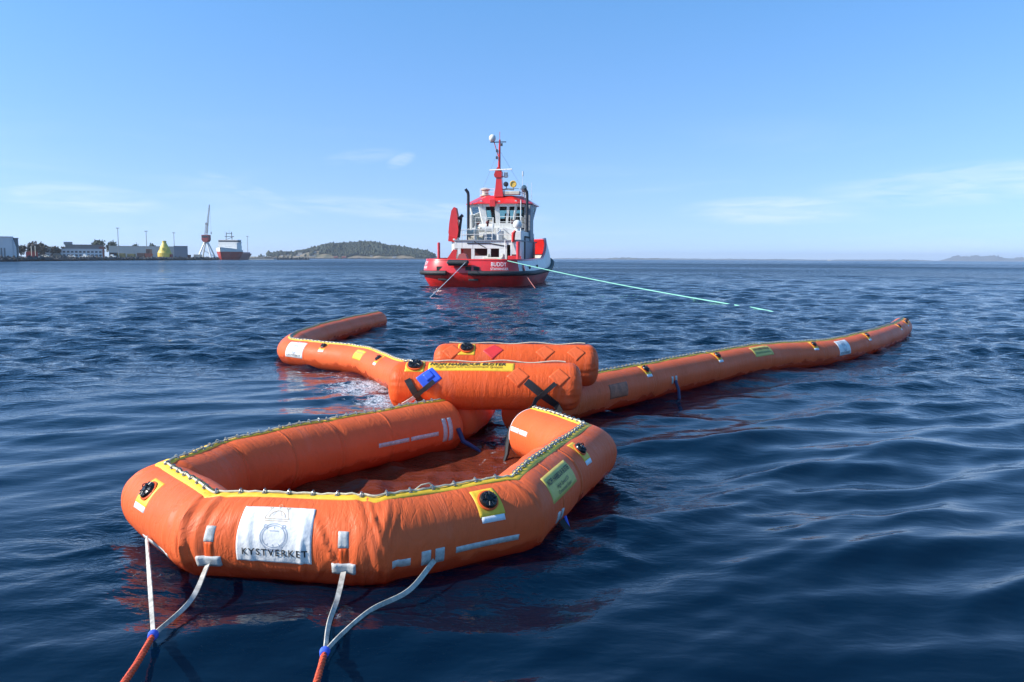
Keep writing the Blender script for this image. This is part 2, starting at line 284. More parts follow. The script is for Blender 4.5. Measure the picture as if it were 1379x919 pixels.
# ---------------------------------------------------------------- inflated tube with mitred bends
class Tube:
    """pts: (x,y,z) of the axis, S = metres along it, th = angle round it (0 outward/right of travel, 90 deg top)"""
    def __init__(s, pts, r, e0=0., e1=0., power=2., disp=None):
        s.P = np.array(pts, float); s.r = r; s.e0, s.e1, s.pw = e0, e1, power; s.disp = disp
        d = np.diff(s.P[:, :2], axis=0); L = np.linalg.norm(d, axis=1); d /= L[:, None]
        s.S = np.concatenate([[0], np.cumsum(L)]); s.len = s.S[-1]
        n = np.stack([d[:, 1], -d[:, 0]], 1); m = np.zeros_like(s.P[:, :2])
        m[0] = n[0]; m[-1] = n[-1]
        for i in range(1, len(n)):
            b = n[i - 1] + n[i]; b /= np.linalg.norm(b); m[i] = b / max(.5, b @ n[i])
        s.m = m; s.n = n; s.d = d
    def rho(s, S):
        q = np.ones_like(S)
        if s.e0: u = np.clip((s.e0 - S) / s.e0, 0, 1); q = q * np.power(np.clip(1 - u ** s.pw, 0, 1), 1 / s.pw)
        if s.e1: u = np.clip((S - (s.len - s.e1)) / s.e1, 0, 1); q = q * np.power(np.clip(1 - u ** s.pw, 0, 1), 1 / s.pw)
        return np.maximum(q, .02)
    def surf(s, S, th, off=0.):
        S, th = np.broadcast_arrays(np.asarray(S, float), np.asarray(th, float)); off = np.broadcast_to(off, S.shape)
        k = np.clip(np.searchsorted(s.S, S, side='right') - 1, 0, len(s.d) - 1)
        t = ((S - s.S[k]) / (s.S[k + 1] - s.S[k]))[..., None]
        c = s.P[k] * (1 - t) + s.P[k + 1] * t
        mm = s.m[k] * (1 - t) + s.m[k + 1] * t
        rr = s.r * s.rho(S) + (s.disp(S, th) if s.disp else 0) + off
        o = c.copy(); o[..., :2] += mm * (rr * np.cos(th))[..., None]; o[..., 2] += rr * np.sin(th); return o
    def frame(s, S, th, off=0.):
        p = s.surf(S, th, off); a = s.surf(S + .01, th, off) - s.surf(S - .01, th, off); b = s.surf(S, th + .02, off) - s.surf(S, th - .02, off)
        a = Vector(a).normalized(); b = Vector(b); b = (b - a * b.dot(a)).normalized(); n = a.cross(b)
        mt = Matrix((a, b, n)).transposed().to_4x4(); mt.translation = Vector(p); return mt
    def mesh(s, name, m, parent, ds=.03, nth=72):
        Ss = np.unique(np.concatenate([np.arange(0, s.len, ds), s.S, s.len - np.linspace(0, s.e1, 9) ** 1, np.linspace(0, s.e0, 9), [s.len]]).round(5))
        Ss = Ss[(Ss >= 0) & (Ss <= s.len)]
        th = np.linspace(-math.pi / 2, 1.5 * math.pi, nth + 1)
        SS, TT = np.meshgrid(Ss, th, indexing='ij'); V = s.surf(SS, TT).reshape(-1, 3)
        uv = np.stack([SS.ravel(), TT.ravel() * s.r], 1)
        return mesh_obj(name, from_np(name, V, grid_faces(len(Ss), nth + 1), uv), m, parent, True)
    def patch(s, name, m, parent, S0, S1, t0, t1, off=.006, ds=.03, rot=0., arc=False):
        """a piece of fabric stuck on the skin; t in degrees; rot turns it in its own plane"""
        w, h = S1 - S0, R(t1 - t0) * s.r; nu = max(2, int(w / ds)) + 1; nv = max(2, int(h / ds)) + 1
        e = .003
        u = np.concatenate([[-w / 2], np.linspace(-w / 2 + e, w / 2 - e, nu), [w / 2]]); v = np.concatenate([[-h / 2], np.linspace(-h / 2 + e, h / 2 - e, nv), [h / 2]])
        U, Vv = np.meshgrid(u, v, indexing='ij'); o = np.full(U.shape, off); o[0] = o[-1] = -.002; o[:, 0] = o[:, -1] = -.002
        Sc, Tc = (S0 + S1) / 2, R(t0 + t1) / 2; c, q = math.cos(rot), math.sin(rot)
        P = s.surf(Sc + U * c - Vv * q, Tc + (U * q + Vv * c) / s.r, o).reshape(-1, 3)
        return mesh_obj(name, from_np(name, P, grid_faces(len(u), len(v)), np.stack([U.ravel(), Vv.ravel()], 1)), m, parent, True)
    def text(s, name, body, m, parent, Sc, tc, size, off=.009, spacing=1., shear=0., width=None, bold=0.):
        V, Fs = text_mesh(body, size, spacing, shear, bold)
        if width: V[:, 0] *= width / (V[:, 0].max() - V[:, 0].min())
        P = s.surf(Sc + V[:, 0], R(tc) + V[:, 1] / s.r, off)
        me = bpy.data.meshes.new(name); me.from_pydata([tuple(p) for p in P], [], Fs); me.update()
        return mesh_obj(name, me, m, parent, True, False)
    def lines(s, name, polys, m, parent, Sc, tc, wd, off=.009):
        V = []; Fs = []
        for pl in polys:
            p = np.array(pl, float); d = np.gradient(p, axis=0); d /= np.maximum(np.linalg.norm(d, axis=1), 1e-9)[:, None]; n = np.stack([-d[:, 1], d[:, 0]], 1) * wd / 2
            o = len(V)
            for a, b in zip(p + n, p - n): V += [a, b]
            Fs += [(o + 2 * i, o + 2 * i + 1, o + 2 * i + 3, o + 2 * i + 2) for i in range(len(p) - 1)]
        V = np.array(V); P = s.surf(Sc + V[:, 0], R(tc) + V[:, 1] / s.r, off)
        me = bpy.data.meshes.new(name); me.from_pydata([tuple(q) for q in P], [], Fs); me.update()
        return mesh_obj(name, me, m, parent, True, False)
def put(o, mtx, parent):
    o.parent = parent; o.matrix_parent_inverse = PINV(parent); o.location = mtx.translation; o.rotation_euler = mtx.to_euler()

# outlines of the boom (axis of the tubes)
BZ, BR = .27, .345
BAG = [(-.82, 10.62), (-2.16, 9.17), (-2.97, 8.05), (-3.17, 7.12), (-2.42, 6.27), (-1.07, 6.12), (.01, 6.78), (.38, 7.83), (.84, 8.95), (.22, 10.12)]
LARM = [(-.86, 10.7, .30), (-.62, 11.5, .30), (-.62, 12.5, .27), (-1.05, 13.6, .24), (-2.05, 15.05, .21), (-3.25, 17.5, .20), (-4.34, 18.5, .19), (-5.15, 19.1, .19), (-5.52, 19.75, .19), (-5.72, 21.2, .19), (-5.72, 23.5, .19), (-5.45, 26.3, .19), (-4.95, 29.6, .18)]
RARM = [(.12, 11.0, .30), (.5, 11.85, .30), (1.3, 12.95, .29), (3.01, 15.05, .28), (5.06, 17.3, .28), (6.29, 18.55, .24), (7.77, 19.75, .18), (9.6, 21.6, .23), (11.6, 24.3, .23), (13.0, 26.6, .2), (13.8, 28.1, .16)]

# ---------------------------------------------------------------- water
def inside(poly, X, Y):
    r = np.zeros(X.shape, bool); n = len(poly)
    for i in range(n):
        x0, y0 = poly[i][:2]; x1, y1 = poly[(i + 1) % n][:2]
        c = ((y0 > Y) != (y1 > Y)) & (X < (x1 - x0) * (Y - y0) / (y1 - y0 + 1e-12) + x0); r ^= c
    return r
def seg_dist(pl, X, Y):
    D = np.full(X.shape, 1e9)
    for (a, b) in zip(pl[:-1], pl[1:]):
        ax, ay = a[0], a[1]; dx, dy = b[0] - ax, b[1] - ay
        t = np.clip(((X - ax) * dx + (Y - ay) * dy) / (dx * dx + dy * dy), 0, 1); D = np.minimum(D, np.hypot(X - ax - t * dx, Y - ay - t * dy))
    return D
def ss(a, b, x): t = np.clip((x - a) / (b - a), 0, 1); return t * t * (3 - 2 * t)
def vnoise(X, Y, seed, sc):
    g = np.random.default_rng(seed); o = np.zeros(X.shape)
    for k in range(7):
        a = g.uniform(0, 2 * math.pi); q = sc * g.uniform(.6, 1.8); o += np.sin((X * math.cos(a) + Y * math.sin(a)) * q + g.uniform(0, 6.28))
    return o / 3.5
def build_water():
    r = [.4]
    while r[-1] < 140: r.append(r[-1] * (1.0078 if 3 < r[-1] < 12 else 1.0052 if r[-1] >= 12 else 1.03))
    while r[-1] < 12500: r.append(r[-1] * 1.03)
    r = np.array(r)
    a = np.concatenate([np.arange(-180, -44, 4), np.arange(-42, 42.01, .115), np.arange(45, 181, 4)]); a = R(1) * a
    RR, AA = np.meshgrid(r, a, indexing='ij'); X = RR * np.sin(AA); Y = RR * np.cos(AA)
    near = RR < 400
    bag_in = inside(BAG, X, Y); dbag = seg_dist(BAG, X, Y)
    darm = np.minimum(seg_dist(LARM, X, Y), seg_dist(RARM, X, Y))
    dl = np.minimum(dbag, darm)
    # how rough: slick water close by and in the lee of the boom, wind chop farther off, in patches
    patch = vnoise(X, Y * .6, 3, .16)
    chop = ss(9, 24, RR + 2.2 * patch) * (.78 + .3 * vnoise(X, Y * .5, 5, .05))
    lee = np.exp(-((X + 4.2) / 3.4) ** 2 - ((Y - 14) / 3.8) ** 2); chop = np.clip(chop * (1 - .75 * lee), 0, 1.2)
    Z = np.zeros_like(X); DX = np.zeros_like(X); DY = np.zeros_like(X)
    dr = RR * .0065; dr = np.where(RR > 140, RR * .03, dr); da = np.where(np.abs(AA) < R(42), RR * R(.115), RR * R(4)); sp = np.maximum(dr, da)
    g = np.random.default_rng(11)
    def train(n, l0, l1, dir0, spread, slope, wgt, steep=.7):
        nonlocal Z, DX, DY
        for i in range(n):
            lam = math.exp(g.uniform(math.log(l0), math.log(l1))); k = 2 * math.pi / lam; d = dir0 + g.normal(0, spread); c, s_ = math.cos(d), math.sin(d)
            amp = slope / k * math.sqrt(2 / n) * g.uniform(.6, 1.3)
            A = amp * wgt * ss(2.2, 4.5, lam / sp)
            # wave fronts are not endless: each train swells and dies along its crest
            ph = k * (X * c + Y * s_) + g.uniform(0, 6.28) + .9 * np.sin((X * -s_ + Y * c) * k * .11 + g.uniform(0, 6.28))
            A = A * (1 + .55 * np.sin((X * -s_ + Y * c) * k * .17 + g.uniform(0, 6.28)))
            Z += A * np.sin(ph); DX += steep * A * c * np.cos(ph); DY += steep * A * s_ * np.cos(ph)
    calm = np.clip(1 - chop, 0, 1) * ~bag_in
    rightside = ss(-2, 3, X)
    train(10, .8, 2.1, R(112), .34, .15, calm * (.45 + .55 * rightside))           # smooth, rounded undulation near the camera
    train(8, .35, .8, R(105), .45, .07, calm * (.35 + .65 * rightside))
    train(18, .2, .42, R(100), .7, .04, calm * ss(14, 6, RR) * (.6 + .5 * vnoise(X, Y, 41, .7)))
    train(6, 3.5, 9, R(100), .3, .035, np.ones_like(X))
    train(34, .5, 1.8, R(98), .6, .19, chop, .9)                                   # wind chop
    train(14, .28, .6, R(95), .7, .09, chop * ss(60, 30, RR), .8)
    train(16, 1.6, 4.5, R(98), .6, .13, chop * ss(30, 60, RR), .8)
    close = np.exp(-np.maximum(dl - .3, 0) / .55) * ~bag_in                        # confused water along the boom
    train(22, .18, .75, R(60), 1.6, .17, close, .8)
    train(26, .16, .8, R(80), 1.6, .24, bag_in * 1., .8)
    churn = np.exp(-((X + 2.7) / 1.0) ** 2 - ((Y - 14.8) / 1.6) ** 2); train(22, .14, .6, R(80), 1.6, .2, churn, .8)
    # wake crests thrown off the right side of the bag
    for (x0, y0, x1, y1, h, sg) in [(.98, 8.7, 1.55, 7.75, .05, .13), (.75, 7.5, 1.5, 6.9, .025, .15), (.5, 6.8, 1.1, 6.3, .03, .11), (-3.5, 6.6, -4.0, 6.35, .03, .1)]:
        d = seg_dist([(x0, y0), (x1, y1)], X + .06 * vnoise(X, Y, 21, 4.), Y + .06 * vnoise(X, Y, 22, 4.)); tp = np.clip(((X - x0) * (x1 - x0) + (Y - y0) * (y1 - y0)) / ((x1 - x0) ** 2 + (y1 - y0) ** 2), -.6, 1.8)
        Z += h * np.exp(-(d / sg) ** 2) * (1 + .4 * vnoise(X, Y, 9, 5.)) * ss(1.6, .2, tp)
    DX *= near; DY *= near
    V = np.stack([X + DX, Y + DY, Z * (RR < 1500)], -1).reshape(-1, 3)
    # foam
    f = np.zeros_like(X)
    for (x, y, sx_, sy_, q) in [(-2.9, 15.2, .9, 1.3, 1.15), (-2.3, 14.0, .6, .9, 1.1), (-3.3, 16.5, .7, .35, .8), (-1.5, 13.2, .35, .6, .8), (-.2, 9.9, .4, .5, .55), (-.9, 7.6, 1.3, .8, .3), (5., 16.4, .8, .4, .5), (3.2, 14.4, .6, .35, .3), (8.5, 20.1, 1.2, .4, .35), (-1.2, 5.35, .35, .3, .45), (-.6, 5.3, .3, .25, .4), (-2.2, 5.6, .3, .2, .3), (-3.65, 6.7, .35, .04, .55), (-2.9, 6.05, .3, .2, .55), (.45, 6.0, .25, .12, .4)]:
        f = np.maximum(f, q * np.exp(-((X - x) / sx_) ** 2 - ((Y - y) / sy_) ** 2))
    f = np.maximum(f, .72 * np.exp(-((seg_dist([(-4.6, 17.9), (-3.6, 16.6), (-2.6, 14.6)], X, Y)) / .55) ** 2))
    f = np.maximum(f, .35 * np.exp(-((dl - .3) / .12) ** 2) * (Y < 30) * ~bag_in)
    f = np.maximum(f, .35 * np.exp(-((seg_dist([(-7.6, 69.5), (.7, 68.9), (2.3, 73)], X, Y)) / .7) ** 2))
    me = from_np('water', V, grid_faces(len(r), len(a)))
    me.attributes.new('foam', 'FLOAT', 'POINT').data.foreach_set('value', f.astype(np.float32).ravel())
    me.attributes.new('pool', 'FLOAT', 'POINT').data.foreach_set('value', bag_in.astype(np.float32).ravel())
    me.attributes.new('chop', 'FLOAT', 'POINT').data.foreach_set('value', np.clip(np.maximum(chop, np.maximum(close * .7, bag_in * .6)), 0, 1).astype(np.float32).ravel())
    me.attributes.new('far', 'FLOAT', 'POINT').data.foreach_set('value', (ss(40, 260, RR) * (1 - .5 * ss(200, 900, RR)) * (1 + .35 * vnoise(X * .35, Y, 31, .06))).astype(np.float32).ravel())
    m = bpy.data.materials.new('sea_water'); m.use_nodes = True; t = m.node_tree; b = t.nodes['Principled BSDF']; L = t.links.new; nn = t.nodes.new
    b.inputs['IOR'].default_value = 1.33; b.inputs['Specular IOR Level'].default_value = .36
    at = {}
    for q in ('foam', 'pool', 'chop', 'far'):
        at[q] = nn('ShaderNodeAttribute'); at[q].attribute_name = q
    geo = nn('ShaderNodeNewGeometry')
    def noise(sc, det, ms, dist=0., rough=.55):
        mp_ = nn('ShaderNodeMapping'); mp_.inputs['Scale'].default_value = ms; L(geo.outputs['Position'], mp_.inputs[0])
        n_ = nn('ShaderNodeTexNoise'); n_.inputs['Scale'].default_value = sc; n_.inputs['Detail'].default_value = det; n_.inputs['Distortion'].default_value = dist; n_.inputs['Roughness'].default_value = rough
        L(mp_.outputs[0], n_.inputs['Vector']); return n_
    def math_(op, a_, b_):
        x_ = nn('ShaderNodeMath'); x_.operation = op
        for i, v_ in enumerate((a_, b_)):
            if isinstance(v_, (int, float)): x_.inputs[i].default_value = v_
            else: L(v_, x_.inputs[i])
        return x_.outputs[0]
    # colours: deep sea, and pool red-brown from liner plus painted-in wall reflection
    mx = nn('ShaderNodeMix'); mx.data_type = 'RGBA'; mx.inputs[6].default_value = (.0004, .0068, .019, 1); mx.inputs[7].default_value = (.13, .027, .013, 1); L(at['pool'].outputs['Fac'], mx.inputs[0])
    fn = noise(7, 9, (1, .8, 1), .8, .7)
    thr = math_('SUBTRACT', .78, math_('MULTIPLY', at['foam'].outputs['Fac'], .40))
    fm = nn('ShaderNodeMapRange'); L(fn.outputs[0], fm.inputs[0]); L(thr, fm.inputs[1]); L(math_('ADD', thr, .14), fm.inputs[2])
    fn2 = noise(34, 3, (1, 1, 1), .5); fr = nn('ShaderNodeMapRange'); fr.inputs[1].default_value = .40; fr.inputs[2].default_value = .58; fr.inputs[3].default_value = .18; L(fn2.outputs[0], fr.inputs[0])
    fmask = math_('MULTIPLY', math_('MULTIPLY', fm.outputs[0], fr.outputs[0]), math_('GREATER_THAN', at['foam'].outputs['Fac'], .03))
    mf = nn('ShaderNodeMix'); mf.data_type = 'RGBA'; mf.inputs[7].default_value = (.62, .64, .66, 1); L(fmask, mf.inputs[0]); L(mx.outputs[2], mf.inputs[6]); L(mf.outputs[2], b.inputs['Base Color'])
    L(math_('ADD', math_('ADD', math_('MULTIPLY', fmask, .5), .035), math_('MULTIPLY', at['far'].outputs['Fac'], .10)), b.inputs['Roughness'])   # wavelets beyond sight spread the reflection
    # ripples too fine for the mesh
    n1 = noise(1.9, 4, (.75, 1.35, 1), .3, .62); n2 = noise(7, 4, (.7, 1.3, 1), .2); n3 = noise(2.2, 3, (.4, 1.1, 1), .2)
    b1 = nn('ShaderNodeBump'); b1.inputs['Strength'].default_value = 1; L(math_('MULTIPLY', at['chop'].outputs['Fac'], .15), b1.inputs['Distance']); L(n1.outputs[0], b1.inputs['Height'])
    b2 = nn('ShaderNodeBump'); b2.inputs['Strength'].default_value = 1; L(math_('ADD', math_('MULTIPLY', at['chop'].outputs['Fac'],   .016), .0035), b2.inputs['Distance']); L(n2.outputs[0], b2.inputs['Height']); L(b1.outputs[0], b2.inputs['Normal'])
    b3 = nn('ShaderNodeBump'); b3.inputs['Strength'].default_value = 1; b3.inputs['Distance'].default_value = .012; L(n3.outputs[0], b3.inputs['Height']); L(b2.outputs[0], b3.inputs['Normal'])
    n4 = noise(3.1, 2, (.8, 1.2, 1))
    sb = nn('ShaderNodeVectorMath'); sb.operation = 'SUBTRACT'; sb.inputs[1].default_value = (.5, .665, .5); L(n4.outputs['Color'], sb.inputs[0])
    sl = nn('ShaderNodeVectorMath'); sl.operation = 'MULTIPLY'; sl.inputs[1].default_value = (1.1, 1.5, 0); L(sb.outputs[0], sl.inputs[0])
    sc_ = nn('ShaderNodeVectorMath'); sc_.operation = 'SCALE'; L(sl.outputs[0], sc_.inputs[0]); L(at['far'].outputs['Fac'], sc_.inputs['Scale'])
    ad = nn('ShaderNodeVectorMath'); ad.operation = 'ADD'; L(b3.outputs[0], ad.inputs[0]); L(sc_.outputs[0], ad.inputs[1])
    nm = nn('ShaderNodeVectorMath'); nm.operation = 'NORMALIZE'; L(ad.outputs[0], nm.inputs[0]); L(nm.outputs[0], b.inputs['Normal'])
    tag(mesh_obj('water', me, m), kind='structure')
build_water()
#PART2
# ---------------------------------------------------------------- collection bag
D90 = math.pi / 2
def circ(c, r, n=24, a0=0, a1=360): return [(c[0] + r * math.cos(R(a0 + (a1 - a0) * i / n)), c[1] + r * math.sin(R(a0 + (a1 - a0) * i / n))) for i in range(n + 1)]
bt0 = Tube([(x, y, BZ) for x, y in BAG], BR)
bS = bt0.S                                             # metres at each corner
folds = []
g = np.random.default_rng(5)
def add_folds(c, n, spread, amp, t_lo=-40, t_hi=60):
    for i in range(n):
        folds.append((c + g.normal(0, spread), g.uniform(.012, .032), g.uniform(.5, 1.2) * amp, R(g.uniform(t_lo, t_hi)), R(g.uniform(25, 50)), g.normal(0, .07)))
add_folds(bS[4] + .10, 7, .09, .017); add_folds(bS[5] - .12, 8, .11, .015); add_folds(bS[4] - .14, 6, .10, .013); add_folds(bS[5] + .06, 5, .05, .015)
add_folds(bS[4] + .42, 4, .12, .008); add_folds(bS[5] - .38, 4, .12, .007)
for k in (1, 2, 3, 6, 7, 8): add_folds(bS[k], 5, .07, .009, -40, 200)
for k in (1, 2, 3): add_folds(bS[k] + .4, 3, .2, .004, 60, 200)
def bag_disp(S, th):
    d = np.zeros(np.broadcast(S, th).shape)
    for (c, w_, a, t0, tw, sl) in folds:
        x = (S - c - sl * (th - t0)) / w_
        d = d + a * (np.exp(-x * x) - .75 * np.exp(-((x - 1.5) / 1.1) ** 2)) * np.exp(-((th - t0) / tw) ** 2)
    for k in range(1, len(bS) - 1): d = d - .013 * np.exp(-((S - bS[k]) / .05) ** 2)
    d = d + .006 * np.sin(S * 3.1 + 1.3 * np.sin(th * 2)) + .004 * np.sin(S * 7.3 + th * 1.5)
    return d
bag_t = Tube([(x, y, BZ) for x, y in BAG], BR, .16, .16, 2.4, bag_disp)
bag = thing('collection_bag', 'large orange inflated collection bag with yellow laced rim, nearest the camera', 'oil boom', (-1.2, 8.0, 0))
bag_t.mesh('inflated_tube', ORANGE, bag, .022, 96)
def seams(t, par, Ss, a0=-60, a1=240, m=ORANGE, w_=.035, off=.0035):
    for q in Ss: t.patch('seam_band', m, par, q - w_ / 2, q + w_ / 2, a0, a1, off, .04)
seams(bag_t, bag, [bS[1] + .03, bS[2] + .05, bS[3] + .05, bS[1] - .7, bS[1] + .75, bS[7] + .03, bS[6] + .5])
def rim(t, par, s0, s1, stepm, th=90, half=.055, big=True, rope_r=.009):
    """yellow webbing along the top with a rope laced through steel loops"""
    n = int((s1 - s0) / .03) + 1; Ss = np.linspace(s0, s1, n); Ss = np.unique(np.concatenate([Ss, t.S[(t.S > s0) & (t.S < s1)]]))
    hw = R(1) * 57.3 * half / t.r; tt = R(th) + np.array([-hw * 1.35, -hw * 1.3, 0, hw * .75, hw * .8]); of = np.array([-.002, .006, .009, .010, -.002])
    SS, TT = np.meshgrid(Ss, tt, indexing='ij'); OO = np.broadcast_to(of, SS.shape) + .004 * np.sin(SS * 9) * (of > 0)
    mesh_obj('rim_strip', from_np('rim_strip', t.surf(SS, TT, OO).reshape(-1, 3), grid_faces(len(Ss), len(tt))), YELLOW, par, True)
    k = np.arange(s0 + stepm / 2, s1, stepm)
    pts = []
    for i, q in enumerate(k):
        pts.append(t.surf(q, R(th), .021))
        if i < len(k) - 1: pts.append(t.surf(q + stepm * .5, R(th) + .012 * (1 if i % 2 else -1), .016 + .004 * math.sin(i * 2.3)))
    MB().tube([tuple(p) for p in catmull(pts, .03)], rope_r, 6).build('lacing_rope', ROPE_WHITE, par, True, True)
    return k
ringm = None
def loops(t, par, k, th=90, sc=1.):
    global ringm
    if ringm is None:
        b = MB().box(-.016, .016, -.030, .030, 0, .006, .002)
        b.tube([(0, .022 * math.cos(R(a)), .030 * math.sin(R(a)) + .004) for a in range(0, 181, 20)], .006, 7)
        b.lathe([(.009, 0), (.009, .011), (.004, .013)], 8, Matrix.Translation((0, -.021, .004))); b.lathe([(.009, 0), (.009, .011), (.004, .013)], 8, Matrix.Translation((0, .021, .004)))
        o = b.build('grommet', STEEL, None, False, True); ringm = o.data; bpy.data.objects.remove(o)
    for q in k:
        o = bpy.data.objects.new('grommet', ringm); COL.objects.link(o)
        f = t.frame(q, R(th), .008); put(o, f, par); o.scale = (sc, sc, sc)
# the lacing is tighter on the sides than across the front
loops(bag_t, bag, np.concatenate([np.arange(.35, bS[3] - .05, .135), np.arange(bS[3] + .08, bS[4] - .05, .155), np.arange(bS[4] + .05, bS[6] - .05, .2), np.arange(bS[6] + .07, bS[8], .105), np.arange(bS[8] + .05, bt0.len - .12, .10)]))
rim(bag_t, bag, .06, bt0.len - .1, .1)
def valve(t, par, S_, th, r=.075, patch_s=.10, label=True, lo=22, hi=20):
    par = t.patch('valve_patch', YELLOW, par, S_ - patch_s, S_ + patch_s, th - lo, th + hi, .005, .02)
    if label: t.patch('valve_label', WHITE_LABEL, par, S_ - patch_s + .01, S_ + patch_s - .01, th - lo - 8, th - lo + 1, .007, .02)
    f = t.frame(S_, R(th), .004)
    b = MB(); b.lathe([(r * 1.22, -.004), (r * 1.22, .006), (r * 1.05, .012), (r * 1.02, .004)], 28); o = b.build('valve_flange', ORANGE2, None, False, True); put(o, f, par)
    b = MB(); b.lathe([(r, 0), (r, .022), (r * .93, .034), (r * .7, .042), (r * .66, .036), (r * .4, .040), (r * .36, .050), (r * .1, .052)], 28)
    for i in range(10):
        a = 2 * math.pi * i / 10; c, s_ = math.cos(a), math.sin(a); b.tube([(r * .42 * c, r * .42 * s_, .042), (r * .9 * c, r * .9 * s_, .040)], .006, 6)
    b.tube([(r * .5 * math.cos(R(a)), r * .5 * math.sin(R(a)), .052 + .012 * math.sin(R(a * 3))) for a in range(0, 181, 15)], .005, 6)
    v = b.build('valve', BLACK, None, False, True); put(v, f, par)
valve(bag_t, bag, bS[3] + .42, 42); valve(bag_t, bag, bS[5] + .85, 46); valve(bag_t, bag, bS[7] + .30, 52, .065, .08)
# white owner's patch on the front with crest and lettering
sF = bS[4]
pS, pT = sF + .665, 22
op = bag_t.patch('owner_patch', WHITE_PATCH, bag, pS - .255, pS + .255, pT - 36, pT + 36, .006, .012)
bag_t.text('lettering', 'KYSTVERKET', PRINT, op, pS + .01, pT - 22, .072, .0105, 1.25, 0, .44, .001)
crest = [circ((0, .10), .055, 20, 0, 180), [(-.085, .09), (-.06, .17), (-.03, .115), (0, .185), (.03, .115), (.06, .17), (.085, .09)], [(-.085, .09), (.085, .09)], [(-.08, .075), (.08, .075)], circ((0, .20), .012, 10), circ((-.06, .18), .01, 8), circ((.06, .18), .01, 8)]
bag_t.lines('crest_crown', crest, PRINT_TAN, op, pS, pT + 4, .004)
anchor = [circ((0, -.02), .078, 30), circ((0, -.02), .092, 30), [(-.055, .045), (.045, -.085)], [(.055, .045), (-.045, -.085)], circ((-.01, -.07), .055, 14, 200, 320), circ((.01, -.07), .055, 14, 220, 340), circ((-.062, .052), .012, 8), circ((.062, .052), .012, 8), [(0, .05), (0, -.09)], [(-.03, .02), (.03, .02)]]
bag_t.lines('crest_anchors', anchor, PRINT_BLUE, op, pS, pT + 1, .0045)
# handles: tape square, webbing block, strap hanging down
def handle(S_, drop=True):
    bag_t.patch('tape_square', GREY_TAPE, bag, S_ - .035, S_ + .035, 9, 30, .005, .02)
    bag_t.patch('handle_strap', ORANGE2, bag, S_ - .03, S_ + .03, -14, 9, .006, .02)
    bag_t.patch('webbing_block', GREY_TAPE, bag, S_ - .08, S_ + .08, -24, -10, .018, .02)
handle(sF + .22); handle(bS[5] - .23)
bag_t.patch('reflective_tape', GREY_TAPE, bag, bS[5] + .55, bS[5] + 1.05, -17, -8, .004)
bag_t.patch('reflective_tape', GREY_TAPE, bag, bS[5] + .09, bS[5] + .22, -20, -9, .004)
for q in (.33, .43): bag_t.patch('webbing_block', GREY_TAPE, bag, bS[5] + q - .035, bS[5] + q + .035, -24, -4, .008)
bag_t.patch('reflective_tape', GREY_TAPE, bag, bS[3] + .45, bS[3] + .95, -30, -21, .004)
bag_t.patch('reflective_tape', GREY_TAPE, bag, .55, 1.0, 175, 184, .004); bag_t.patch('reflective_tape', GREY_TAPE, bag, 1.03, 1.5, 175, 184, .004)
for q in (.33, .43): bag_t.patch('webbing_block', GREY_TAPE, bag, q - .035, q + .035, 150, 200, .006)
LE = bt0.len
bag_t.patch('reflective_tape', WHITE_LABEL, bag, LE - .62, LE - .40, 157, 167, .004); bag_t.patch('reflective_tape', WHITE_LABEL, bag, LE - .38, LE - .15, 157, 167, .004)
bag_t.patch('end_ring', WHITE_LABEL, bag, LE - .11, LE - .06, -60, 240, .006)
# yellow maker's sign on the right side
yS = bS[6] + .60
ms = bag_t.patch('maker_sign', mat('sign_yellow', (.62, .48, .10), .5, var=.12, scale=12), bag, yS - .36, yS + .36, 14, 56, .005)
bag_t.text('lettering', 'NOFI HARBOUR BUSTER', PRINT, ms, yS, 43, .07, .010, 1, .2, .64, .001)
bag_t.text('lettering', 'High Speed Oil', PRINT, ms, yS, 30, .05, .010, 1, .2, .34)
bag_t.text('lettering', 'Containment System', PRINT, ms, yS, 21.5, .045, .010, 1, .2, .38)
for q in (-.05, .05): bag_t.patch('webbing_block', GREY_TAPE, bag, bS[6] + .42 + q - .028, bS[6] + .42 + q + .028, -22, -4, .01)
b = MB()
for i in range(4): p = bag_t.surf(bS[6] + .40 + .03 * i, R(-20), .02); b.tube([tuple(p), (p[0] + .06, p[1] - .03, .06), (p[0] + .05 + .02 * i, p[1] - .05, -.06)], .012, 6)
b.build('hanging_strap', BLACK_WEB, bag, True, True)
p = bag_t.surf(bS[6] + .5, R(-16), .03); MB().tube([tuple(p), (p[0] + .04, p[1] - .02, .04), (p[0] + .03, p[1] - .05, -.08)], .014, 6).build('blue_strap', ROPE_BLUE, bag, True, True)
p = bag_t.surf(.22, R(176), .02); MB().tube([tuple(p), (p[0] + .07, p[1] - .03, .13), (p[0] + .16, p[1] - .07, .09), (p[0] + .27, p[1] - .10, .03), (p[0] + .33, p[1] - .12, -.05)], [.03, .032, .028, .022, .02], 8).build('blue_strap', mat('navy_strap', (.02, .025, .09), .5), bag, True, True)
p = bag_t.surf(LE - .05, R(160), .02); MB().tube([tuple(p), (p[0] - .04, p[1] - .05, .14), (p[0] - .05, p[1] - .12, .05), (p[0] - .09, p[1] - .16, -.06)], [.035, .04, .03, .02], 7).build('hanging_strap', BLACK_WEB, bag, True, True)
MB().tube([tuple(bag_t.surf(bS[5] + q, R(92), o_)) for q, o_ in ((.33, .01), (.40, .05), (.47, .055), (.53, .01))], .006, 6).build('loose_lacing_loop', ROPE_WHITE, bag, True, True)

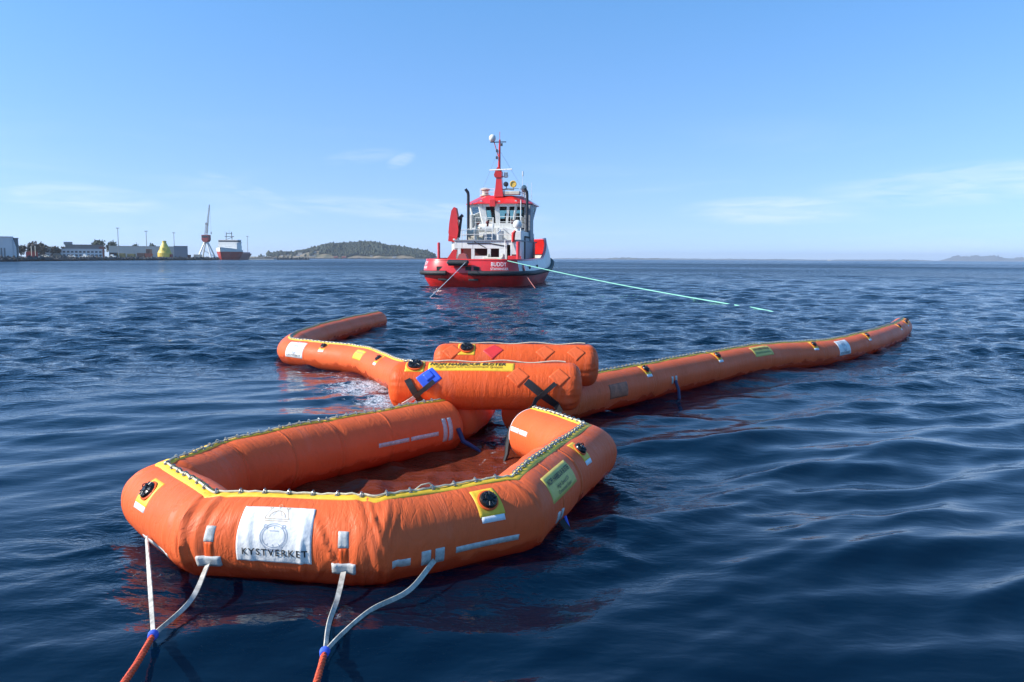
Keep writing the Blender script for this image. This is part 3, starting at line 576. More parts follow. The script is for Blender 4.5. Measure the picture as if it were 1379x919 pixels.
# ---------------------------------------------------------------- long arms
def arm(name, label, pts, flip, details):
    pth = catmull(pts, .45)
    if flip: pth = pth[::-1]
    t0 = Tube(pth, .335)
    def dsp(S, th):
        d = .005 * np.sin(S * 2.3 + np.sin(th)) + .004 * np.sin(S * 5.1 + th)
        for q in np.arange(1.45, t0.len, 2.45): d = d - .012 * np.exp(-((S - q) / .05) ** 2)
        return d
    t = Tube(pth, .335, .14, .22, 2.4, dsp); c = pth[len(pth) // 2]
    a = thing(name, label, 'oil boom', (c[0], c[1], 0)); t.mesh('inflated_tube', ORANGE, a, .06, 48)
    seams(t, a, list(np.arange(1.45, t0.len, 2.45)), -60, 240, ORANGE, .05)
    k = rim(t, a, .1, t0.len - .12, .26, 90, .05, rope_r=.013)
    b = MB()
    for q in np.arange(.2, t0.len - .15, .13):
        f = t.frame(q, D90, .008); c_ = f @ Vector((0, 0, .02)); b.tube([f @ Vector((0, -.028, 0)), f @ Vector((0, -.018, .03)), f @ Vector((0, .018, .03)), f @ Vector((0, .028, 0))], .010, 5)
    tag(b.build('lacing_loops', STEEL, a, True), kind='stuff')
    return a, t
def near(t, x, y):
    q = np.linspace(0, t.len, 2000); p = t.surf(q, np.full(2000, D90)); return float(q[np.argmin((p[:, 0] - x) ** 2 + (p[:, 1] - y) ** 2)])
ra, rt = arm('boom_arm', 'long orange boom arm reaching out to the far right', RARM, False, None)
for (x, y) in ((2.2, 14.1), (4.0, 16.2), (7.1, 19.3), (9.3, 21.3), (11.7, 24.5), (12.7, 26.1)):
    q = near(rt, x, y); rt.patch('valve_label', WHITE_LABEL, ra, q - .09, q + .09, 27, 36, .006); valve(rt, ra, q, 55, .07, .09, False)
def sign(t, par, q, w_, t0, t1, m): return t.patch('maker_sign', m, par, q - w_ / 2, q + w_ / 2, t0, t1, .005)
SY = MATS['sign_yellow']
q = near(rt, 5.35, 17.6); sg_ = sign(rt, ra, q, .85, 22, 68, SY); rt.text('lettering', 'NOFI HARBOUR BUSTER', PRINT, sg_, q, 54, .09, .011, 1, .2, .74, .002); rt.text('lettering', 'High Speed Oil Containment System', PRINT, sg_, q, 36, .06, .011, 1, .2, .7)
def owner(t, par, q):
    par = t.patch('owner_patch', WHITE_PATCH, par, q - .30, q + .30, -8, 62, .006); t.text('lettering', 'KYSTVERKET', PRINT, par, q, 2, .075, .012, 1.25, 0, .48, .001)
    t.lines('crest_anchors', anchor + crest, PRINT_BLUE, par, q, 30, .007, .012)
owner(rt, ra, near(rt, 8.15, 20.1))
q = near(rt, 2.75, 14.75)
for z in (-.07, .07): rt.patch('webbing_block', GREY_TAPE, ra, q + z - .03, q + z + .03, -10, 14, .008)
p = rt.surf(q, R(0), .02); MB().tube([tuple(p), (p[0] + .05, p[1] - .06, .12), (p[0] + .06, p[1] - .1, -.06)], .03, 7).build('hanging_strap', mat('navy_strap', (.02, .025, .09)), ra, True, True)
q = near(rt, 1.55, 13.2); rt.patch('scuffed_patch', mat('worn_patch', (.40, .12, .06), .6, var=.4, scale=9), ra, q - .28, q + .28, -12, 30, .004)
q0 = rt.len
for z in (.55, 1.05, 1.6): valve(rt, ra, q0 - z, 60, .05, .06, False)
la, lt = arm('boom_arm', 'orange boom arm at left, bent back on itself with a dark shaded tail', LARM, True, None)
owner(lt, la, near(lt, -4.95, 18.95))
for (x, y) in ((-4.25, 18.4), (-2.5, 16.0)):
    q = near(lt, x, y); lt.patch('valve_label', WHITE_LABEL, la, q - .09, q + .09, 27, 36, .006); valve(lt, la, q, 55, .07, .09, False)
q = near(lt, -3.1, 17.25); sg_ = sign(lt, la, q, .6, 20, 62, YELLOW); lt.text('lettering', 'NOFI HARBOUR BUSTER', MATS['tan_print'], sg_, q, 48, .08, .011, 1, .2, .52, .001)

# ---------------------------------------------------------------- two cross floats
def float_tube(label, c, L_, yaw, z):
    d = Vector((math.cos(yaw), math.sin(yaw), 0)); a, b_ = Vector((c[0], c[1], z)) - d * L_ / 2, Vector((c[0], c[1], z)) + d * L_ / 2
    gg = np.random.default_rng(int(c[1] * 10)); fl = [(e, gg.uniform(0, 2 * math.pi), gg.uniform(.05, .12), gg.uniform(.006, .016), gg.uniform(.1, .28)) for e in (0, 1) for i in range(22)]
    def dsp(S, th):
        o = .004 * np.sin(S * 6 + np.sin(th * 3)) + 0 * th
        for (e, t0, tw, am, ln) in fl:
            dd = S if e == 0 else L_ - S; dt = (th - t0 + math.pi) % (2 * math.pi) - math.pi
            o = o - am * np.exp(-(dt / tw) ** 2) * np.exp(-((dd - .10) / ln) ** 2) * ss(0, .1, dd)
        return o
    t = Tube([a, (a + b_) / 2, b_], .325, .20, .20, 2.6, dsp)
    r = thing('cross_float', label, 'float', (c[0], c[1], z - .32)); t.mesh('inflated_tube', ORANGE2, r, .03, 84)
    MB().tube([tuple(t.surf(q, D90, .012 + .012 * math.sin(q * 9))) for q in np.arange(.25, L_ - .2, .06)], .010, 6).build('top_line', ROPE_WHITE, r, True, True)
    t.patch('top_seam', PRINT, r, .2, L_ - .2, 88, 92, .004)
    return r, t
fa, fat = float_tube('orange float lying crosswise in front, with yellow lettered banner', (-.36, 10.75), 2.64, R(-2), .77)
mb_ = fat.patch('maker_banner', YELLOW, fa, .56, 1.72, 46, 78, .005); fat.text('lettering', 'NOFI HARBOUR BUSTER', PRINT, mb_, 1.09, 69.5, .095, .012, 1, .3, 1.02, .002); fat.text('lettering', 'High Speed Oil Containment System', PRINT, mb_, 1.11, 57, .062, .012, 1, .3, .90)
valve(fat, fa, .38, 64, .095, .13, False, 22, 20)
bp_ = fat.patch('blue_patch', BLUE_PATCH, fa, .45, .72, 6, 46, .006, .02, R(40)); fat.patch('strap_pocket', BLUE_PATCH, bp_, .52, .64, 22, 42, .016, .02, R(40))
fat.patch('strap_patch', ORANGE, fa, 1.66, 1.88, 14, 52, .007, .02, R(45)); fat.patch('strap_patch', ORANGE, fa, 2.22, 2.42, 14, 50, .007, .02, R(45))
def strap(t, par, uv0, uv1, wd=.075, off=.02, m=BLACK_WEB, tail=None):
    n = 12; V = []
    for i in range(n + 1):
        f = i / n; S_ = uv0[0] + (uv1[0] - uv0[0]) * f; th = uv0[1] + (uv1[1] - uv0[1]) * f; V.append(Vector(t.surf(S_, R(th), off)))
    if tail: V += [Vector(q) for q in tail]
    b = MB(); L4 = []
    for i, p in enumerate(V):
        d = (V[min(i + 1, len(V) - 1)] - V[max(i - 1, 0)]).normalized(); S_ = uv0[0]; nrm = (p - Vector(t.P[0]) - (Vector(t.P[-1]) - Vector(t.P[0])) * ((p - Vector(t.P[0])).dot(Vector(t.P[-1]) - Vector(t.P[0])) / (Vector(t.P[-1]) - Vector(t.P[0])).length_squared)).normalized()
        sd = d.cross(nrm).normalized() * wd / 2; L4 += [p - sd - nrm * .012, p + sd - nrm * .012, p + sd, p - sd]
    k = len(V); F4 = [(4 * i + j, 4 * i + (j + 1) % 4, 4 * i + 4 + (j + 1) % 4, 4 * i + 4 + j) for i in range(k - 1) for j in range(4)] + [(3, 2, 1, 0), (4 * k - 4, 4 * k - 3, 4 * k - 2, 4 * k - 1)]
    b.add(L4, F4).build('lashing_strap', m, par, True, True)
P_ = lambda t, S_, th, dx, dy, dz: tuple(np.array(t.surf(S_, R(th), .02)) + np.array([dx, dy, dz]))
strap(fat, fa, (.30, 22), (.52, -42), .085, .02, BLACK_WEB, [P_(fat, .52, -42, .04, -.06, -.08), P_(fat, .52, -42, .08, -.10, -.14)])
strap(fat, fa, (.66, 18), (.40, -18), .06, .032, BLACK_WEB); strap(fat, fa, (.40, -18), (.22, -40), .05, .03, GREY_TAPE, [P_(fat, .22, -40, -.05, -.08, -.05)])
strap(fat, fa, (1.88, 20), (2.28, -36), .10, .02, BLACK_WEB, [P_(fat, 2.28, -36, .06, -.03, -.1)])
strap(fat, fa, (2.27, 16), (2.02, -20), .06, .032, BLACK_WEB, [P_(fat, 2.02, -20, -.06, -.1, -.1), P_(fat, 2.02, -20, -.16, -.2, -.16)])
fb, fbt = float_tube('orange float lying crosswise behind the lettered one', (.06, 12.25), 2.56, R(-1), .86)
valve(fbt, fb, .53, 60, .095, .13, False, 26, 20)
fbt.patch('red_patch', RED_PATCH, fb, .82, 1.06, 30, 68, .006, .02, R(45))
fbt.patch('strap_patch', ORANGE, fb, 1.62, 1.84, 28, 64, .007, .02, R(45)); fbt.patch('strap_patch', ORANGE, fb, 2.1, 2.3, 26, 62, .007, .02, R(45)); fbt.patch('strap_patch', ORANGE, fb, .2, .42, 28, 64, .007, .02, R(45))

# ---------------------------------------------------------------- mooring bridles and ropes
def web(pts, w0, par, name='bridle_strap', m=WEB_WHITE):
    p = catmull(pts, .05); b = MB(); V = []; n = len(p)
    for i in range(n):
        d = Vector(p[min(i + 1, n - 1)] - p[max(i - 1, 0)]).normalized(); tw = i / n * 1.4
        s_ = d.cross(Vector((math.sin(tw) * .4, -1, .2))).normalized(); u = s_.cross(d) * .005; s_ = s_ * w0 * (.5 - .18 * i / n); q = Vector(p[i]); V += [q - s_ - u, q + s_ - u, q + s_ + u, q - s_ + u]
    F4 = [(4 * i + j, 4 * i + (j + 1) % 4, 4 * i + 4 + (j + 1) % 4, 4 * i + 4 + j) for i in range(n - 1) for j in range(4)] + [(3, 2, 1, 0), (4 * n - 4, 4 * n - 3, 4 * n - 2, 4 * n - 1)]
    return b.add(V, F4).build(name, m, par, True, True)
def rope(name, pts, r, m, par, strands=3, step=.02, pitch_=.16):
    p = catmull(pts, step); b = MB(); L_ = 0
    for s_ in range(strands):
        V = []; L_ = 0
        for i in range(len(p)):
            d = Vector(p[min(i + 1, len(p) - 1)] - p[max(i - 1, 0)]).normalized(); u = d.orthogonal().normalized()
            u = (Vector((0, 0, 1)) - d * d.z).normalized(); v = d.cross(u)
            if i: L_ += float(np.linalg.norm(p[i] - p[i - 1]))
            a = 2 * math.pi * (L_ / pitch_ + s_ / strands); V.append(Vector(p[i]) + (u * math.cos(a) + v * math.sin(a)) * r * .55)
        b.tube(V, r * .56, 6)
    return b.build(name, m, par, True, True)
def bridle(label, legs, knot, end):
    t = thing('mooring_bridle', label, 'rope', (knot[0], knot[1], 0), 0, None)
    for l in legs: web(l + [knot], .040, t)
    k = Vector(knot); e = Vector(end); d = (e - k).normalized()
    b = MB()
    for i in range(4):
        c = k + d * (.02 * i); u = d.orthogonal().normalized(); v = d.cross(u); b.tube([c + (u * math.cos(R(a)) + v * math.sin(R(a))) * (.025 - .002 * i) for a in range(0, 361, 24)], .009, 6)
    b.tube([k - d * .03, k + d * .06], .019, 8); b.build('blue_tie', ROPE_BLUE, t, True, True)
    rope('hauling_rope', [tuple(k + d * .02), tuple(k.lerp(e, .33) + Vector((0, 0, -.03))), tuple(k.lerp(e, .66) + Vector((0, 0, -.03))), end], .019, ROPE_RED, t)
q1 = bag_t.surf(bS[4] - .5, R(-14), .03); q2 = bag_t.surf(sF + .22, R(-20), .03)
bridle('white webbing bridle with red rope at the bag\'s left corner', [[tuple(q1), (q1[0] * .6 - 2.26 * .4, (q1[1] * .6 + 4.82 * .4), .18)], [tuple(q2), tuple(np.array(q2) * .5 + np.array((-2.28, 4.86, .10)) * .5 + np.array((.05, 0, -.03)))]], (-2.28, 4.86, .10), (-1.8, 3.2, .5))
q1 = bag_t.surf(bS[5] - .23, R(-20), .03); q2 = bag_t.surf(bS[5] + .38, R(-16), .035)
bridle('white webbing bridle with red rope below the front centre of the bag', [[tuple(q1), (-1.24, 5.47, .075), (-1.22, 5.12, .055)], [tuple(q2), (-.74, 5.56, .10), (-.97, 5.36, .05), (-1.1, 5.02, .045)]], (-1.16, 4.75, .05), (-.93, 3.2, .40))
#PART3
# ---------------------------------------------------------------- tug (x starboard, y forward, origin at the middle of the stern on the waterline)
TH = R(10.3)
tug = thing('tugboat', 'red and white harbour tug seen from astern, towing beyond the floats', 'tugboat', (-3.85, 69.3, 0), -TH)
half = catmull([(0, 0, 0), (1.5, .05, 0), (2.6, .25, 0), (3.4, .65, 0), (4.0, 1.3, 0), (4.4, 2.3, 0), (4.6, 4, 0), (4.7, 7, 0), (4.7, 14, 0), (4.6, 17, 0), (4.3, 20, 0), (3.7, 22.5, 0), (2.8, 24.6, 0), (1.6, 26.2, 0), (.7, 26.9, 0), (0, 27.1, 0)], .25)[:, :2]; half[:, 0] *= 1.085
HL = np.concatenate([[0], np.cumsum(np.linalg.norm(np.diff(half, axis=0), axis=1))]); HN = np.gradient(half, axis=0); HN /= np.linalg.norm(HN, axis=1)[:, None]; HN = np.stack([HN[:, 1], -HN[:, 0]], 1)
def sheer(y): return 2.42 + .1 * ss(4, 10, y) + 2.2 * ss(11.5, 19, y)
def fendz(y): return 1.22 + .15 * ss(4, 14, y) + 1.1 * ss(13, 24, y)
def hull(arc, f, extra=0.):
    """arc: metres along the rail from the middle of the stern (negative = port); f: -1 keel .. 0 fender .. 1 rail"""
    a = np.abs(arc); x = np.interp(a, HL, half[:, 0]); y = np.interp(a, HL, half[:, 1]); nx = np.interp(a, HL, HN[:, 0]); ny = np.interp(a, HL, HN[:, 1])
    zf, zt = fendz(y), sheer(y); up = np.clip(f, 0, 1); dn = np.clip(-f, 0, 1)
    z = zf + (zt - zf) * up - dn * (zf + 1.0)
    ins = .08 + (.30 + .35 * ss(14, 20, y)) * up ** 1.4 + 1.5 * dn ** 1.6 - extra
    sg = np.where(arc < 0, -1, 1); return np.stack([sg * (x - nx * ins), y - ny * ins, z], -1)
HT = HL[-1]
def hull_part(name, m, a0, a1, f0, f1, nf=6, ex=0., par=tug, step=.2):
    A = np.linspace(a0, a1, max(2, int((a1 - a0) / step)) + 1); Fv = np.linspace(f0, f1, nf); AA, FF = np.meshgrid(A, Fv, indexing='ij')
    return mesh_obj(name, from_np(name, hull(AA, FF, ex).reshape(-1, 3), grid_faces(len(A), nf)), m, par)
hull_part('lower_hull', RED_DARK, -HT, HT, -1, .02, 9)
hull_part('stern_bulwark', RED_PAINT, -HT * .5, 4.75, .02, 1, 6)
hull_part('bow_side', WHITE_PAINT, 4.75, HT, .02, 1, 6); hull_part('port_side', WHITE_PAINT, -HT, -HT * .5, .02, 1, 6)
hull_part('inner_bulwark', RED_PAINT, -HT, HT, .25, 1, 5, -.14)
A = np.linspace(-HT, HT, 260); o1, o2 = hull(A, 1., .05), hull(A, 1., -.19); o1[:, 2] += .03; o2[:, 2] += .03; o0 = hull(A, .93, .04); o3 = hull(A, .93, -.17)
V = np.stack([o0, o1, o2, o3], 1).reshape(-1, 3); mesh_obj('rail_cap', from_np('rail_cap', V, grid_faces(260, 4)), RED_PAINT, tug, smooth=False)
o3 = hull(A, .22, -.05); o3[:, 2] = np.minimum(o3[:, 2], 1.5) ; V = np.concatenate([o3, np.stack([np.zeros(260), o3[:, 1], o3[:, 2]], 1)]); i = np.arange(259)
mesh_obj('deck', from_np('deck', V, np.stack([i, i + 1, i + 261, i + 260], 1)), DECK, tug, smooth=False)
for (a0, a1) in ((-HT + .5, -1.95), (.05, HT - .5)):
    A = np.linspace(a0, a1, 160); p = hull(A, 0., .16); MB().tube([tuple(q) for q in p], .21, 10).build('rubber_fender', RUBBER, tug, smooth=True)
for x in (-2.35, .45): p = hull(np.array(x), -.26, .1); MB().box(-.42, .42, -.12, .12, -.09, .09, .04).build('rubber_block', RUBBER, tug).location = p
for a in (-2.7, -.0, .72): p = hull(np.array(a), .33, .012); MB().box(-.26, .26, -.02, .02, -.17, .17, .01).build('freeing_port', DARK, tug).location = p
for a in (7.4, 11.0): p = hull(np.array(a), .42, .02); o = MB().box(-.02, .02, -.4, .4, -.16, .16, .01).build('freeing_port', DARK, tug); o.location = p
o = MB().lathe([(.33, -.01), (.33, .05), (.2, .07), (.05, .07)], 20, Matrix.Rotation(R(75), 4, 'Y')).build('fairlead', RED_PAINT, tug, smooth=True); o.location = hull(np.array(5.6), .38, .03)
MB().tube([(-1.75, -.16, 2.05), (-1.68, -.18, 2.12), (.0, -.18, 2.10), (.07, -.16, 2.05)], [.16, .27, .27, .16], 14).build('roller_fender', RUBBER, tug, smooth=True)
def hull_text(body, arc, zc, width, size):
    V, Fs = text_mesh(body, size, 1.05, 0, .004); V[:, 0] *= width / (V[:, 0].max() - V[:, 0].min())
    y0 = .5; f = (zc + V[:, 1] - 1.22) / (2.42 - 1.22); P = hull(arc + V[:, 0], f, .03)
    me = bpy.data.meshes.new('lettering'); me.from_pydata([tuple(p) for p in P], [], Fs); me.update(); mesh_obj('lettering', me, mat('white_letters', (.8, .78, .74), .5), tug, smooth=False)
hull_text('BUDDY', 2.72, 2.0, 1.42, .5); hull_text('STAVANGER', 2.78, 1.6, 1.62, .30)
hull_text('BUDDY', -4.9, 2.08, 1.1, .42); hull_text('STAVANGER', -4.9, 1.7, 1.2, .28)
# deck gear aft
def post(x, y, z0, z1, r, m, name='post'):
    return MB().lathe([(r, z0), (r, z1 - .1), (r * .9, z1 - .03), (r * .5, z1)], 14, Matrix.Translation((x, y, 0))).build(name, m, tug, smooth=True)
post(-3.05, 1.6, 1.4, 3.9, .13, RED_PAINT, 'tow_post'); post(4.0, 2.3, 1.4, 4.0, .17, RED_PAINT, 'tow_post')
MB().prism([(-2.9, 1.5), (-2.0, 1.5), (-1.75, 3.25), (-2.1, 3.3), (-2.65, 2.5)], 3.0, 3.25, 'y').build('tow_bracket', RED_PAINT, tug)
MB().prism([(-1.1, 2.3), (-.1, 2.3), (-.3, 2.85), (-.6, 2.95), (-.9, 2.85)], .35, .9, 'y').build('stern_bracket', mat('faded_red', (.45, .10, .09), .6), tug)
MB().box(-1.75, .3, 6.6, 7.2, 1.5, 2.3, .05).build('winch_bed', RED_PAINT, tug)
MB().lathe([(.75, -.1), (.75, 0), (.42, .02), (.42, 1.3), (.75, 1.32), (.75, 1.42)], 20, Matrix.Translation((.35, 7.2, 2.2)) @ Matrix.Rotation(R(90), 4, 'Y') ).build('winch_drum', BEIGE, tug, smooth=True)
MB().box(.2, 2.0, 5.2, 5.6, 2.3, 2.62, .06).build('tow_beam', mat('cream_paint', (.74, .66, .52), .5), tug)
MB().box(2.9, 4.1, 3.2, 3.5, 1.4, 2.75, .05).build('bulwark_locker', RED_PAINT, tug)
# deckhouse: open bays at port and middle, closed block at starboard
DH = empty('deckhouse'); DH.parent = tug
MB().box(-3.1, 1.9, 11.0, 18, 1.45, 4.14).build('inner_wall', MAROON, DH)
MB().box(-3.25, 1.9, 8.0, 8.25, 3.45, 4.15, .02).build('lintel', WHITE_PAINT, DH)
for x0, x1 in ((-2.95, -2.65), (-1.6, -1.28), (.0, .32), (1.15, 1.9)): MB().box(x0, x1, 8.01, 8.24, 1.45, 3.46).build('pillar', WHITE_PAINT, DH)
MB().box(-1.28, .0, 8.02, 8.2, 1.45, 2.75).build('bay_panel', WHITE_PAINT, DH)
MB().box(-3.3, 3.3, 7.9, 18.2, 4.16, 4.28, .02).build('boat_deck', GREY_PAINT, DH)
MB().box(2.25, 3.2, 8.0, 17.5, 1.45, 4.15).box(1.9, 2.26, 8.0, 8.2, 3.8, 4.15).box(2.26, 3.2, 8.6, 16.8, 4.28, 5.15, .05).build('starboard_casing', WHITE_PAINT, DH)
MB().box(1.9, 2.25, 9.0, 9.1, 1.45, 3.8).build('doorway', DARK, DH)
for x in (1.75, 2.4): MB().tube([(x, 7.4, 1.45), (x, 7.95, 4.3)], .05, 6).build('ladder_rail', WHITE_PAINT, DH)
MB().box(3.2, 3.26, 10.6, 15.6, 1.75, 4.55, .02).build('side_panel', mat('panel_grey', (.36, .40, .43), .5), DH)
b = MB(); [b.box(3.2, 3.3, y0, y1, z0, z1) for (y0, y1, z0, z1) in ((10.4, 10.62, 1.6, 4.7), (15.58, 15.8, 1.6, 4.7), (10.62, 15.58, 4.54, 4.72))]; b.build('panel_frame', DARK, DH)
MB().box(2.4, 2.9, 7.93, 8.01, 2.3, 2.9, .02).build('red_locker', MAROON, DH)
MB().tube([(2.55, 7.8, 4.1), (2.6, 7.75, 4.9), (2.78, 7.7, 5.15)], [.15, .18, .1], 10).build('extinguisher', RED_DARK, tug, smooth=True)
MB().sphere((2.75, 9.0, 5.75), .43, 18, 12, (1, 1, 1.08)).lathe([(.3, 5.1), (.25, 5.4)], 12, Matrix.Translation((2.75, 9.0, 0))).build('radar_dome', WHITE_PAINT, tug, smooth=True)
# crane on a white pedestal at port
CR = empty('deck_crane'); CR.parent = tug
MB().lathe([(.32, 1.4), (.32, 4.2), (.42, 4.25), (.42, 4.4)], 18, Matrix.Translation((-3.35, 8.6, 0))).build('pedestal', WHITE_PAINT, CR, smooth=True)
MB().prism([(-3.85, 4.4), (-3.1, 4.35), (-2.95, 5.2), (-3.05, 6.6), (-3.2, 7.35), (-3.4, 7.45), (-3.65, 7.1), (-3.85, 6.0), (-3.95, 5.0)], 8.3, 9.0, 'y').build('crane_boom', RED_PAINT, CR)
MB().prism([(-3.95, 4.15), (-3.15, 4.05), (-3.1, 4.5), (-3.9, 4.7)], 8.2, 9.1, 'y').build('crane_foot', RED_DARK, CR)
MB().tube([(-3.0, 8.7, 4.5), (-2.75, 8.7, 6.4)], .12, 8).tube([(-3.0, 8.7, 6.3), (-2.6, 8.7, 6.7)], .16, 8).build('crane_ram', PIPE, CR, smooth=True)
# boat deck gear
MB().box(-2.6, 2.2, 12.6, 18, 4.28, 5.62).build('upper_house', WHITE_PAINT, DH)
MB().lathe([(.5, -.05), (.55, 0), (.3, .05), (.3, .75), (.55, .8), (.5, .85)], 18, Matrix.Translation((-2.2, 9.8, 4.95)) @ Matrix.Rotation(R(80), 4, 'Y')).build('line_reel', BEIGE, tug, smooth=True)
MB().box(-2.5, -1.0, 10.6, 11.4, 4.28, 4.75, .08).build('deck_locker', BEIGE, tug)
MB().lathe([(.42, -.7), (.42, .7), (.3, .78)], 18, Matrix.Translation((-.9, 11.6, 5.55)) @ Matrix.Rotation(R(90), 4, 'Y')).build('liferaft_canister', WHITE_PAINT, tug, smooth=True)
MB().prism([(.9, 4.28), (2.2, 4.28), (2.2, 5.3), (.9, 5.6)], 10.8, 12.6, 'y').build('stair_casing', WHITE_PAINT, DH)
b = MB()
for i in range(6): b.tube([(1.0 + i * .2, 10.78, 5.45 - i * .17), (1.25 + i * .2, 10.78, 5.25 - i * .17)], .03, 5)
b.build('stair_treads', GREY_PAINT, DH)
MB().box(-.9, .6, 10.2, 11.6, 4.28, 4.95, .05).box(.7, 1.2, 9.6, 10.2, 4.28, 5.2, .04).build('machinery_box', GREY_PAINT, tug)
MB().tube([(-1.4, 9.2, 4.3), (-1.4, 9.2, 5.3), (-1.1, 9.2, 5.5), (-.9, 9.1, 5.4)], .13, 10).build('vent_pipe', BEIGE, tug, smooth=True); MB().tube([(.9, 9.0, 4.3), (.9, 9.0, 5.0), (1.15, 9.0, 5.2)], .12, 10).build('vent_pipe', WHITE_PAINT, tug, smooth=True)
for i, (x, z) in enumerate(((-2.1, 4.5), (-1.9, 5.9), (-.6, 6.0), (.3, 4.6), (1.6, 6.0))): MB().box(x - .16, x + .16, 12.5, 12.62, z, z + .35, .02).build('wall_box', (GREY_PAINT, MAROON, BEIGE)[i % 3], tug)
MB().tube([(-2.0, 7.97, 3.95), (.2, 7.97, 3.95), (1.7, 7.97, 3.7)], .05, 6).tube([(-1.3, 7.97, 4.1), (-.2, 7.97, 3.55)], .035, 6).build('cable_run', PIPE, tug)
def railing(pts, h, name='handrail', r=.028):
    b = MB()
    for z in (h, h * .52): b.tube([(p[0], p[1], p[2] + z) for p in pts], r, 6)
    for p, q in zip(pts[:-1], pts[1:]):
        n = max(1, round((Vector(q) - Vector(p)).length / 1.1))
        for k in range(n + 1): c = Vector(p).lerp(Vector(q), k / n); b.tube([c, c + Vector((0, 0, h))], r, 6)
    return b.build(name, WHITE_PAINT, tug, smooth=True)
railing([(-3.2, 9.4, 4.28), (-3.2, 16, 4.28)], 1.0); railing([(-2.5, 8.0, 4.28), (-.1, 8.0, 4.28)], 1.0); railing([(.9, 8.0, 4.28), (2.3, 8.0, 4.28)], 1.0); railing([(.35, 12.4, 5.62), (2.6, 12.4, 5.62), (2.6, 13.2, 5.62)], 1.1); railing([(-2.2, 12.4, 5.62), (-.3, 12.4, 5.62)], 1.0)
b = MB()
for x in (-.25, .45):
    b.tube([(x, 8.05, 4.25), (x, 8.4, 6.4)], .035, 6)
for i in range(6): b.tube([(-.25, 8.1 + i * .06, 4.5 + i * .35), (.45, 8.1 + i * .06, 4.5 + i * .35)], .025, 5)
b.build('ladder', WHITE_PAINT, tug)
MB().tube([(-.1, 8.5, 5.55), (-.05, 8.4, 5.85)], .10, 8).sphere((-.05, 8.3, 5.95), .17).build('deck_lamp', MAROON, tug, smooth=True)
# wheelhouse
WH = empty('wheelhouse'); WH.parent = tug
CY = 16.0
def octo(hw, hd, ch): return [(-hw + ch, -hd), (hw - ch, -hd), (hw, -hd + ch), (hw, hd - ch), (hw - ch, hd), (-hw + ch, hd), (-hw, hd - ch), (-hw, -hd + ch)]
Z0, Z1, Z2, Z3 = 5.62, 6.1, 7.75, 8.02
def ring(z, ins=0.):
    f = (z - Z0) / (Z3 - Z0); hw = 2.75 + .55 * f - ins; hd = 2.7 + .5 * f - ins; return [Vector((x, CY + y, z)) for x, y in octo(hw, hd, 1.25 + .1 * f)]
def band(z0, z1, m, name, skip=()):
    a, b_, c, d = ring(z0), ring(z1), ring(z0, .1), ring(z1, .1); mb = MB()
    for i in range(8):
        if i in skip: continue
        j = (i + 1) % 8; mb.add([a[i], a[j], b_[j], b_[i], c[i], c[j], d[j], d[i]], [(0, 1, 2, 3), (7, 6, 5, 4), (3, 2, 6, 7), (0, 4, 5, 1)])
    return mb.build(name, m, WH)
band(Z0, Z1, WHITE_PAINT, 'lower_wall'); band(Z2, Z3, WHITE_PAINT, 'window_header')
cuts = {0: [(0, .16, 'w'), (.16, .42, 'g'), (.42, .56, 'w'), (.56, .76, 'g'), (.76, .83, 'w'), (.83, .98, 'g'), (.98, 1, 'w')]}
for i in range(8):
    j = (i + 1) % 8; lo, hi, lo2, hi2 = ring(Z1), ring(Z2), ring(Z1, .09), ring(Z2, .09)
    for (u0, u1, k) in cuts.get(i, [(0, .08, 'w'), (.08, .46, 'g'), (.46, .54, 'w'), (.54, .92, 'g'), (.92, 1, 'w')] if i in (2, 4, 6) else [(0, .1, 'w'), (.1, .9, 'g'), (.9, 1, 'w')]):
        q = lambda A_, u: A_[i].lerp(A_[j], u)
        if k == 'w': MB().add([q(lo, u0), q(lo, u1), q(hi, u1), q(hi, u0), q(lo2, u0), q(lo2, u1), q(hi2, u1), q(hi2, u0)], [(0, 1, 2, 3), (7, 6, 5, 4), (0, 3, 7, 4), (1, 5, 6, 2)]).build('window_post', WHITE_PAINT, WH)
        else:
            l, h = ring(Z1, .045), ring(Z2, .045); MB().add([l[i].lerp(l[j], u0), l[i].lerp(l[j], u1), h[i].lerp(h[j], u1), h[i].lerp(h[j], u0)], [(0, 1, 2, 3)]).build('window', GLASS, WH)
MB().prism([(p.x, p.y) for p in ring(Z0, .12)], Z0 + .01, Z0 + .05).build('floor', DARK, WH)
MB().box(-2.0, 2.0, CY + 1.2, CY + 2.0, Z0 + .05, Z0 + 1.15, .05).box(-2.2, -1.4, CY - 1, CY + 1.2, Z0 + .05, Z0 + 1.0, .05).box(1.4, 2.2, CY - 1, CY + 1.2, Z0 + .05, Z0 + 1.0, .05).build('console', DARK, WH)
for x in (-.5, .7, 1.7): MB().box(x - .3, x + .3, CY - 1.3, CY - .7, Z0 + .5, Z0 + .7, .05).box(x - .28, x + .28, CY - 1.4, CY - 1.25, Z0 + .6, Z0 + 1.55, .06).tube([(x, CY - 1, Z0), (x, CY - 1, Z0 + .55)], .07, 6).build('helm_seat', DARK, WH)
rb, rt_, rt3 = ring(Z3, -.22), octo(2.35, 2.2, 1.0), octo(2.1, 2.0, .9)
V = [(p.x, p.y, Z3) for p in rb] + [(p.x, p.y, Z3 + .1) for p in rb] + [(x, CY + y, 8.85) for x, y in rt_] + [(x, CY + y, 8.95) for x, y in rt3]
Fs = [tuple(range(8))[::-1], tuple(range(24, 32))] + [(8 * l + i, 8 * l + (i + 1) % 8, 8 * l + 8 + (i + 1) % 8, 8 * l + 8 + i) for l in range(3) for i in range(8)]
MB().add(V, Fs).build('roof', RED_PAINT, WH)
